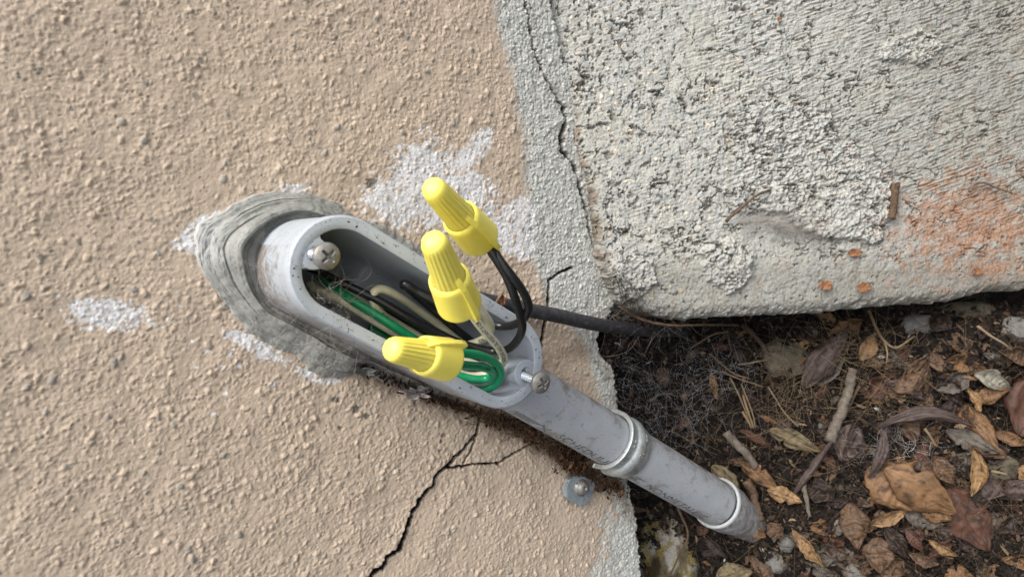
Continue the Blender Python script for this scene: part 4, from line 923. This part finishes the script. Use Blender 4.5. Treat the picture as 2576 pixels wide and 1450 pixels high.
while nsm<120:                                   # crumpled brown leaves that fill the pile under the large ones
    x=rl.uniform(1850,2640); y=rl.uniform(850,1500)
    if y<1500-(x-1850)*1.25 and rl.random()<.8: continue
    if y>1080 and y<(x-1560)*.62+1190 and x<1960: continue
    near=min(LMK,key=lambda q:math.hypot(q[0]-x,q[1]-y)); L=rl.uniform(60,125); a=rl.uniform(0,6.28); cc_=rl.choice(['dark','dark','brown','brown','red','mauve','orange','grey','dark','brown'])
    leaf((x,y),(x+L*math.cos(a),y+L*.8*math.sin(a)),L*rl.uniform(.38,.62),cc_,mklab('mid sized',cc_,'leaf','just above' if y<near[1] else 'just below',near[2]),rl.uniform(-3,3),rl.choice([-1,1])*rl.uniform(.5,1.5),rl.uniform(.02,.12),rl.uniform(-.7,.7),group='crumpled leaves filling the leaf pile',crumple=rl.uniform(1.2,2.6),vein=rl.uniform(.8,2.2),twist=rl.uniform(-.5,.5),wz=1.); nsm+=1
# ------------------------------------------------------------------ litter chips and fibres (uncountable)
def chips(name,n,pts,nrm,size,cols,probs,seed,label,cat='litter'):
    g=np.random.default_rng(seed); n=len(pts); L=g.uniform(*size,n)*g.choice([.5,.7,1,1.6],n); W_=L*g.uniform(.18,.6,n)
    d=g.normal(size=(n,3)); d-=nrm*(d@nrm)[:,None]*.6; d/=np.linalg.norm(d,axis=1)[:,None]; s=np.cross(d,nrm+g.normal(size=(n,3))*.45); s/=np.linalg.norm(s,axis=1)[:,None]; q=np.cross(d,s)
    sg=np.array([(-1,-.5,0),(-.3,-1,.25),(.7,-.7,.2),(1,.2,0),(.2,1,.25),(-.6,.8,.2)]); t6=g.uniform(.6,1.2,(n,6,1))
    P=pts[:,None]+(d[:,None]*sg[None,:,0:1]*L[:,None,None]*t6*.5+s[:,None]*sg[None,:,1:2]*W_[:,None,None]*t6*.5+q[:,None]*sg[None,:,2:3]*W_[:,None,None]*.5)
    V=np.concatenate([P,P+q[:,None]*.00018],1).reshape(-1,3)   # 12 verts each
    b=(np.arange(n)*12)[:,None]; F=[]
    quads=[(0,1,2,3),(0,3,4,5),(9,8,7,6),(11,10,9,6)]+[(k,k+6,(k+1)%6+6,(k+1)%6) for k in range(6)]
    F=np.concatenate([b+np.array(f)[None] for f in quads])
    c=np.array([lin(*k) for k in cols])[g.choice(len(cols),n,p=probs)]*g.uniform(.6,1.25,(n,1)); t=np.repeat(c,12,0)
    o=obj(name,V,F,M['chip'],smooth=False,attrs={'tint':t}); tag(o,label,cat,kind='stuff'); return o
g=np.random.default_rng(5); n=22000; px=g.uniform(1480,2640,n); py=g.uniform(760,1500,n); P=soilpt(px,py,0.); 
P=P+soil.n*g.uniform(-.0005,.004,n)[:,None]
chips('litter_bits',n,P,soil.n,(.0012,.0045),[(36,30,26),(56,46,38),(82,68,55),(116,99,80),(100,70,52),(150,148,142),(16,14,12)],[.38,.26,.12,.03,.008,.004,.198],8,'crumbled dark brown litter of bark and leaf crumbs covering the soil')
def strands(name,n,sampler,L,r,m,seed,label,curv=.5,pts=12,nrm=None,flat=.5,cat='fibres'):
    g=np.random.default_rng(seed); Ps=[];rs=[]
    for i in range(n):
        p,nn,d=sampler(g); ll=g.uniform(*L)*g.choice([.5,1,1,1.6]); st=ll/(pts-1); Q=[p]; d=nz(d); k=g.normal(size=3)*curv
        for j in range(pts-1):
            k=k*.8+g.normal(size=3)*curv*.5; d=d+k*.35; d=d-nn*np.dot(d,nn)*flat; d=nz(d); Q.append(Q[-1]+d*st)
        Ps.append(Q); rs.append(g.uniform(*r))
    V,F=tubes_np(np.array(Ps),np.array(rs)); o=obj(name,V,F,m); tag(o,label,cat,kind='stuff'); return o
def onsoil(x0,x1,y0,y1,o0,o1,dirn=None):
    def f(g):
        x,y=g.uniform(x0,x1),g.uniform(y0,y1); p=soilpt(x,y,g.uniform(o0,o1)); d=g.normal(size=3) if dirn is None else (soilpt(x+dirn[0]*10,y+dirn[1]*10)-soilpt(x,y))*200+g.normal(size=3)*dirn[2]; return p,soil.n,d
    return f
strands('root_fibres',900,onsoil(1500,2620,780,1500,.001,.007),(.012,.05),(.00008,.00020),M['root'],21,'fine brown rootlets spread through the litter',.35)
strands('dry_fibres',320,onsoil(1600,2620,790,1480,.003,.009),(.008,.035),(.00005,.00012),M['straw'],22,'thin straw coloured fibres scattered over the litter',.2)
def clus(cs):
    def f(g):
        c=cs[g.integers(len(cs))]; x,y=c[0]+g.normal()*c[2],c[1]+g.normal()*c[3]; return soilpt(x,y,g.uniform(.003,.011)),soil.n,g.normal(size=3)
    return f
strands('cobweb',600,clus([(1640,960,60,45),(1700,1000,80,50),(1620,1080,45,35),(1760,940,80,50),(1590,930,30,40),(1700,1060,60,30),(1800,900,60,40),(2260,1120,60,22),(1500,1230,30,20)]),(.006,.022),(.00003,.00008),M['web'],23,'dusty grey cobweb strands matted over the hollow beside the wall',.9,cat='cobweb')
strands('straw_tangle',240,clus([(1990,1050,50,35),(1960,960,60,40),(2120,880,80,35),(2160,940,60,40)]),(.015,.04),(.00007,.00016),M['straw'],24,'tangle of fine dry straw near the olive grey leaf',.5,cat='straw')
def online(pl,wid,h0,h1,dr=1.):
    pl=np.array(pl,float); L=np.linalg.norm(np.diff(pl,axis=0),axis=1); c=np.concatenate([[0],np.cumsum(L)])
    def f(g):
        s=g.uniform(0,c[-1]); x=np.interp(s,c,pl[:,0])+g.normal()*wid; y=np.interp(s,c,pl[:,1])+g.normal()*wid; p=at(x,y,g.uniform(h0,h1)); e=at(x+12,y+6.5,0)-at(x,y,0); return p,np.array([0,-1,0.]),nz(e)*dr*g.choice([-1,1])+g.normal(size=3)*.6
    return f
strands('root_debris',700,online([(1210,1045),(1290,1070),(1370,1112),(1430,1158),(1500,1205),(1560,1230)],8,.001,.007),(.004,.011),(.00006,.00014),M['rootb'],25,'brown rootlets packed along the lower side of the pipe',.6,cat='rootlets')
strands('root_debris',260,online([(880,900),(960,935),(1040,975),(1120,1005),(1200,1035)],4,.001,.007),(.003,.009),(.00005,.00013),M['root'],26,'dusty rootlets along the lower side of the conduit box',.6,cat='rootlets')
def wpts(g,pl,wid,n,h0,h1):
    pl=np.array(pl,float); L=np.linalg.norm(np.diff(pl,axis=0),axis=1); c=np.concatenate([[0],np.cumsum(L)]); s=g.uniform(0,c[-1],n)
    x=np.interp(s,c,pl[:,0])+g.normal(size=n)*wid; y=np.interp(s,c,pl[:,1])+g.normal(size=n)*wid; return np.stack([at(x[i],y[i],g.uniform(h0,h1)) for i in range(n)])
P=np.concatenate([wpts(g,[(1230,1050),(1290,1068),(1370,1112),(1430,1160),(1500,1205),(1570,1235)],11,1300,.0005,.006),wpts(g,[(900,915),(1000,962),(1100,1005),(1220,1045)],7,420,.0005,.004),wpts(g,[(1410,1140),(1470,1175)],16,500,.001,.008)])
chips('dirt_crumbs',0,P,np.array([0,-1,0.]),(.0008,.003),[(54,38,28),(86,62,44),(120,92,66),(30,24,20)],[.4,.3,.1,.2],9,'dark dirt crumbs caught between the pipe and the wall',cat='dirt')
strands('hair_fibres',46,online([(800,745),(850,775),(880,800)],9,.030,.048),(.01,.03),(.00004,.00008),M['fib'],27,'tuft of pale curled hairs inside the upper end of the box',1.1,pts=20,flat=.1,cat='hairs')
strands('hair_fibres',34,online([(650,620),(690,740),(760,830),(900,880)],14,.020,.030),(.01,.03),(.00004,.00007),M['fib'],28,'pale stray hairs stuck on the outside of the box and sealant',.6,pts=16,flat=.6,cat='hairs')
strands('hair_fibres',30,online([(200,1180),(120,1000),(300,1250),(560,1180),(760,330),(1130,560),(1180,1120),(1350,1150)],60,.0022,.004),(.01,.03),(.00004,.00007),M['fib'],29,'few pale hairs lying on the tan stucco',.5,pts=16,flat=1,cat='hairs')
def cpt(px,py,off): return conc.hit(np.asarray(px,float),np.asarray(py,float),off)
def onconc(pl,wid,h0,h1,dx):
    pl=np.array(pl,float); c=np.linspace(0,1,len(pl))
    def f(g):
        s=g.uniform(); x=np.interp(s,c,pl[:,0])+g.normal()*wid; y=np.interp(s,c,pl[:,1])+g.normal()*wid*.6; p=cpt(x,y,g.uniform(h0,h1)); e=cpt(x+dx[0],y+dx[1],0)-cpt(x,y,0); return p,conc.n,nz(e)+g.normal(size=3)*.45
    return f
strands('hair_fibres',150,onconc([(1860,535),(1930,560),(2010,580),(2090,595)],11,.003,.0065),(.008,.03),(.00004,.00009),M['fib'],30,'wisps of pale dry hair under the big mortar lump on the concrete',.4,pts=16) if False else None
strands('hair_fibres',170,onconc([(1850,560),(1910,548),(1960,572),(2040,590)],7,.004,.0075,(10,1)),(.008,.026),(.00005,.00011),M['fib'],30,'wisps of pale dry hair under the big mortar lump on the concrete',.4,pts=16,cat='hairs')
strands('root_debris',120,onconc([(1540,660),(1560,720),(1590,765)],14,.001,.005,(2,10)),(.006,.022),(.00005,.00014),M['root'],31,'reddish brown rootlets matted at the lower corner of the concrete',.6,cat='rootlets')
strands('root_debris',60,online([(1480,775),(1540,800),(1640,815),(1740,825)],9,.003,.010),(.008,.03),(.00005,.00012),M['fib'],32,'pale root threads draped over the black cable',.5,cat='rootlets')
# ------------------------------------------------------------------ twigs, stick, straws
def twig(name,pts,r,m,label,cat,group=None,taper=.6):
    Pt,q_=resample(pts,.0012); sd=len(C.objects); rr=r*(1-(1-taper)*np.linspace(0,1,len(Pt)))*(1+.12*perlin(q_*300,q_*0+sd,sd)); Pt=Pt+.35*r*np.stack([perlin(q_*90,q_*0+k,sd+k) for k in range(3)],1)
    V,F=tube(Pt,rr,9,True); V=V+ (r*.12*rng.normal(size=V.shape)); o=obj(name,V,F,m); tag(o,label,cat,group); return o
S=lambda k,off,*a: [soilpt(*z(k,a[i],a[i+1]),off) for i in range(0,len(a),2)]
twig('twig',[at(*z(12,a,b),h) for a,b,h in ((370,-10,.006),(430,45,.008),(520,100,.009),(640,150,.011),(800,185,.014),(1000,205,.017),(1300,196,.020),(1700,200,.014))],.00085,M['twig'],'reddish root running along the top of the black cable','twig')
twig('twig',[at(*z(12,a,b),h) for a,b,h in ((570,45,.012),(720,66,.013),(860,95,.014),(950,150,.015),(1000,220,.015))],.0006,M['twig'],'short forked root crossing just above the cable','twig')
twig('twig',S(12,.008,1750,200,1830,265,1900,340,1960,430,2020,520),.0012,M['twig'],'knobbly reddish twig slanting down from under the concrete','twig')
twig('twig',S(12,.007,1560,270,1580,350,1610,460),.0008,M['twig'],'thin upright twig hanging below the cable','twig')
twig('twig',[cpt(*z(7,a,b),h) for a,b,h in ((1130,1045,.004),(1200,985,.006),(1270,925,.007),(1340,895,.007))],.0008,M['twig'],'brown twig lying on the mortar lump of the concrete','twig')
twig('stick',[cpt(*z(8,a,b),.004) for a,b in ((722,862),(716,940),(706,1030))],.0022,M['twig'],'dark upright bit of bark against the right side of the mortar lump','bark bit',taper=.9)
twig('twig',[cpt(*z(8,a,b),.004) for a,b in ((1070,905),(1090,870),(1140,862),(1200,885),(1275,912))],.0007,M['stick'],'small hooked grey twig on the rust stain','twig')
twig('stick',S(10,.008,1025,945,1120,1050,1218,1163),.0027,M['stick'],'straight grey stick lying above the olive leaf by the pipe','stick',taper=.85)
twig('stick',S(6,.011,595,330,575,430,540,540,500,640,470,720),.0026,M['stick'],'crooked grey stick leading into the dark rolled leaf','stick',taper=1.2)
twig('stick',S(6,.008,630,420,590,500,545,600),.0010,M['twig'],'thin dark stem beside the crooked grey stick','twig')
twig('stick',S(6,.007,330,950,345,1030,360,1120),.0016,M['stick'],'short brown stick below the pointed end of the rolled leaf','stick')
twig('stick',S(6,.010,20,930,60,1010,100,1150),.0028,M['twig'],'flat strip of brown bark between the pipe and the tan leaf','bark strip',taper=.7)
twig('twig',S(6,.008,0,100,60,150,110,200,145,260),.0014,M['twig'],'short reddish twig just under the concrete edge','twig')
twig('twig',[soilpt(*z(13,a,b),.016) for a,b in ((1400,560),(1450,680),(1505,820),(1500,940),(1430,1050),(1380,1180),(1310,1300))],.0008,M['twig'],'thin dark stem winding down beside the mossy stone','twig')
twig('straw_stalk',S(6,.010,680,15,720,110,765,180,830,215,925,155),.0009,M['straw'],'bent light stalk beneath the middle of the concrete edge','straw')
twig('straw_stalk',S(6,.012,765,180,780,250,775,300),.0006,M['straw'],'short stalk forking off the bent light stalk','straw')
GS='single dry straws'
for k,(a,lb) in enumerate([((1000,560,1080,600,1200,640,1260,660),'pale straw lying across the upper straw tangle'),((1050,600,1100,700,1150,820,1190,920),'long straw falling towards the grey stick, inner of the pair'),((1120,640,1160,740,1195,840,1210,920),'long straw falling towards the grey stick, outer of the pair'),((920,450,1000,520,1080,580,1180,610),'straw arcing away from beneath the cable'),((800,420,860,380,950,330,1040,315),'silvery stalk crossing under the cable'),((545,750,600,712,660,702,720,720),'little orange tipped straw arched over the cobwebs'),((1100,520,1200,505,1290,490),'straight straw below the knobbly twig'),((1290,660,1340,740,1400,830,1480,910),'straw slanting through the centre of the tangle')]):
    twig('straw_stalk',S(10,.010,*a),.00055,M['straw'],lb,'straw',GS)
for a,lb in [((2,470,30,560,60,650),'straw at the left of the leafy ground'),((0,560,30,610,50,650),'second straw at the left of the leafy ground, shorter'),((980,650,1010,690,1045,750),'pale hollow stalk end above the small folded leaf'),((1265,100,1330,150,1400,190,1450,230),'thin pale thread near the pale stones at upper right'),((1340,880,1400,890,1430,900),'short straw right of the crescent leaf')]:
    twig('straw_stalk',S(6,.011,*a),.0008,M['straw'],lb,'straw',GS)
twig('straw_stalk',[at(*z(16,a,b),h) for a,b,h in ((540,320,.010),(700,245,.010),(880,160,.010),(1060,112,.012))],.00035,M['straw'],'pale straw poking out right of the box end under the cable','straw')
twig('straw_stalk',[at(*z(2,a,b),h) for a,b,h in ((1505,635,.012),(1540,570,.014),(1575,515,.015))],.0008,M['straw'],'light splinter standing between the box rim and the cable','splinter')
# ------------------------------------------------------------------ stones
def stone(c,rad,m,label,name='stone',seed=1,axes=None,tint=None,sub=5,rough=.18,cat='stone'):
    bm=bmesh.new(); bmesh.ops.create_icosphere(bm,subdivisions=sub,radius=1); V=np.array([v.co[:] for v in bm.verts]); F=np.array([[v.index for v in f.verts] for f in bm.faces]); bm.free()
    nn=.5*perlin(V[:,0]*1.3+V[:,2],V[:,1]*1.3+seed,seed)+.5*perlin(V[:,2]*1.7+3,V[:,0]*1.5-V[:,1],seed+1); n2=perlin(V[:,0]*5+V[:,2]*3,V[:,1]*5-V[:,2]*2,seed+2)
    n3=perlin(V[:,0]*17+V[:,2]*9,V[:,1]*17-V[:,2]*7,seed+3)
    V=V*(1+rough*2.2*nn+rough*.45*n2+rough*.12*n3)[:,None]; V=np.sign(V)*np.abs(V)**.85
    A=axes if axes is not None else np.array([soil.a,soil.b,soil.n]); W=np.asarray(c)+(V*np.array(rad))@A
    at2={'tint':tint(V,n2,n3)} if tint else {}
    o=obj(name,W,F,m,attrs=at2); tag(o,label,cat); return o
def mosst(V,n2,n3):
    a=fbm(V[:,0]*2.2+5,V[:,1]*2.2,901,4); b=fbm(V[:,0]*3+15,V[:,1]*3,903,4)
    t=np.tile(lin(92,84,66),(len(V),1)); w=sstep(-.05,.25,a)[:,None]*.9; t=t*(1-w)+lin(150,146,138)*w; y=(sstep(.05,.3,b)*.8)[:,None]; t=t*(1-y)+lin(122,108,58)*y; d=sstep(.25,.45,-a)[:,None]*.8; return t*(1-d)+lin(44,36,28)*d
def r2(px,py,rx,ry,rz,off=0.): P=soilpt(px,py,off); k=mm_px(P); return P,(rx*k,ry*k,rz*k)
P,rd=r2(1672,1400,80,150,50,-.002); stone(P,rd,M['moss'],'mossy grey stone with yellow green lichen at the foot of the wall',seed=4,tint=mosst,sub=6,rough=.12)
for (x,y,rx,ry,rz,mm,lb,sd) in [(z(6,235,1240)+(22,33,16,'stone','white pebble near the tan leaf below the pipe tip',7)),(z(6,515,1175)+(17,24,12,'stone','small grey pebble left of the crinkled leaf',8)),(z(6,945,95)+(42,26,16,'stone','pale grey flat stone under the concrete edge',9)),(z(6,1485,120)+(40,34,20,'stone','pale stone in the upper right corner of the litter',10)),(z(6,1190,25)+(75,24,22,'stoned','brown stone hidden under the concrete at right',11)),(z(6,240,270)+(60,46,18,'stoned','dark rounded stone left of the long speckled leaf',12)),(z(6,1400,860)+(38,28,12,'stoned','dark gritty stone right of the crescent leaf',13)),(z(6,600,1440)+(26,30,14,'stone','pale pebble cut by the bottom edge',14)),(z(6,520,960)+(12,14,8,'stoned','dark little pebble below the mauve leaf',15)),(z(6,395,135)+(10,8,5,'stone','tiny white pebble above the long speckled leaf',16)),(z(13,1990,960)+(9,5,4,'stone','tiny white chip below the pipe tip',17)),(z(6,180,1370)+(26,26,12,'stone','grey pebble near the bottom edge below the white one',18)),(z(6,432,640)+(11,9,7,'stone','tiny tan pebble beside the olive grey leaf',19))]:
    P,rd=r2(x,y,rx,ry,rz,.001); stone(P,rd,M[mm],lb,seed=sd,sub=4,name='pebble' if rx<30 else 'stone',cat='pebble' if rx<30 else 'stone')
# ------------------------------------------------------------------ flakes on the concrete, film and bits near the box
def flake(name,fn,cx,cy,rx,ry,m,label,cat,seed,th=.0004,curlh=.001,jag=.2):
    N=40;K=6; V=[];
    for k in range(K+1):
        for j in range(N):
            a=2*np.pi*j/N; q=k/K*(1+jag*float(perlin(np.array(math.cos(a)*2.2+seed),np.array(math.sin(a)*2.2),seed))*2*(k/K)); x=cx+rx*q*math.cos(a); y=cy+ry*q*math.sin(a)
            V.append(fn(x,y,.0012+curlh*(k/K)**2*(.5+float(perlin(np.array(math.cos(a)*1.3),np.array(math.sin(a)*1.3+seed),seed+5)))+.0003*float(perlin(np.array(x*.2),np.array(y*.2),seed))))
    V=np.array(V); c=V.mean(0); nn=nz(CAM-c); F=[]
    for k in range(K):
        for j in range(N): F.append((k*N+j,(k+1)*N+j,(k+1)*N+(j+1)%N,k*N+(j+1)%N))
    m2=len(V); W=np.concatenate([V+nn*th,V]); F=F+[tuple(i+m2 for i in f[::-1]) for f in F]+[(K*N+j,K*N+(j+1)%N,m2+K*N+(j+1)%N,m2+K*N+j)[::-1] for j in range(N)]
    o=obj(name,W,F,m); tag(o,label,cat); return o
cf=lambda x,y,h: cpt(x,y,h+.001); wf=lambda x,y,h: at(x,y,h+.002)
for (p,rx,ry,lb,sd) in [(z(8,395,1345),17,12,'orange rust flake low on the concrete, left of the two',1),(z(8,575,1355),18,13,'round orange rust flake low on the concrete, right of the two',2),(z(8,532,1192),17,11,'orange rust flake just under the big mortar lump',3),(z(8,1112,1280),12,10,'orange rust flake near the lower right of the concrete',4),(z(8,175,92),6,6,'small brown flake near the top of the concrete',5),(z(8,505,683),11,4,'thin rusty flake on the upper edge of the mortar lump',6)]:
    flake('rust_flake',cf,p[0],p[1],rx,ry,M['rustflake'],lb,'rust flake',sd)
flake('plastic_film',wf,*z(4,480,1105),34,15,M['film'],'scrap of crumpled pale film on the wall below the box','film scrap',11,curlh=.006,jag=.5)
M['sealgrey']=mat('loose_sealant',(.20,.20,.185),.6,.35,var=.25,scale=300,bump=.0003,bscale=400)
flake('sealant_flap',wf,*z(1,1330,1290),26,11,M['sealgrey'],'loose torn flap of grey sealant under the box','sealant flap',12,th=.001,curlh=.006)
flake('leaf_scrap',wf,*z(1,1180,1165),15,9,M['rustflake'],'glossy red brown leaf scrap caught on the sealant under the box','leaf scrap',13,curlh=.003)
flake('leaf_scrap',lambda x,y,h: at(x,y,h+.012),*z(2,1565,585),8,14,M['rustflake'],'dark red brown scrap wedged between box rim and cable','leaf scrap',14,curlh=.003)
# crumbs on the rim
rg=np.random.default_rng(77); P=[]
for _ in range(160):
    k=rg.integers(NB); q_=stad(RB-rg.uniform(.0008,.0036),NB)[k]; 
    P.append((q_[0],-HR-.0001,q_[1]))
for _ in range(170): P.append(at(*z(2,rg.normal(1760,35),rg.normal(930,45)),rg.uniform(.012,.03)))
chips('rim_crumbs',0,np.array(P),np.array([0,-1,0.]),(.0003,.0009),[(60,44,32),(110,84,60),(25,22,20)],[.4,.3,.3],12,'tiny dirt specks on the rim of the conduit box',cat='dirt')
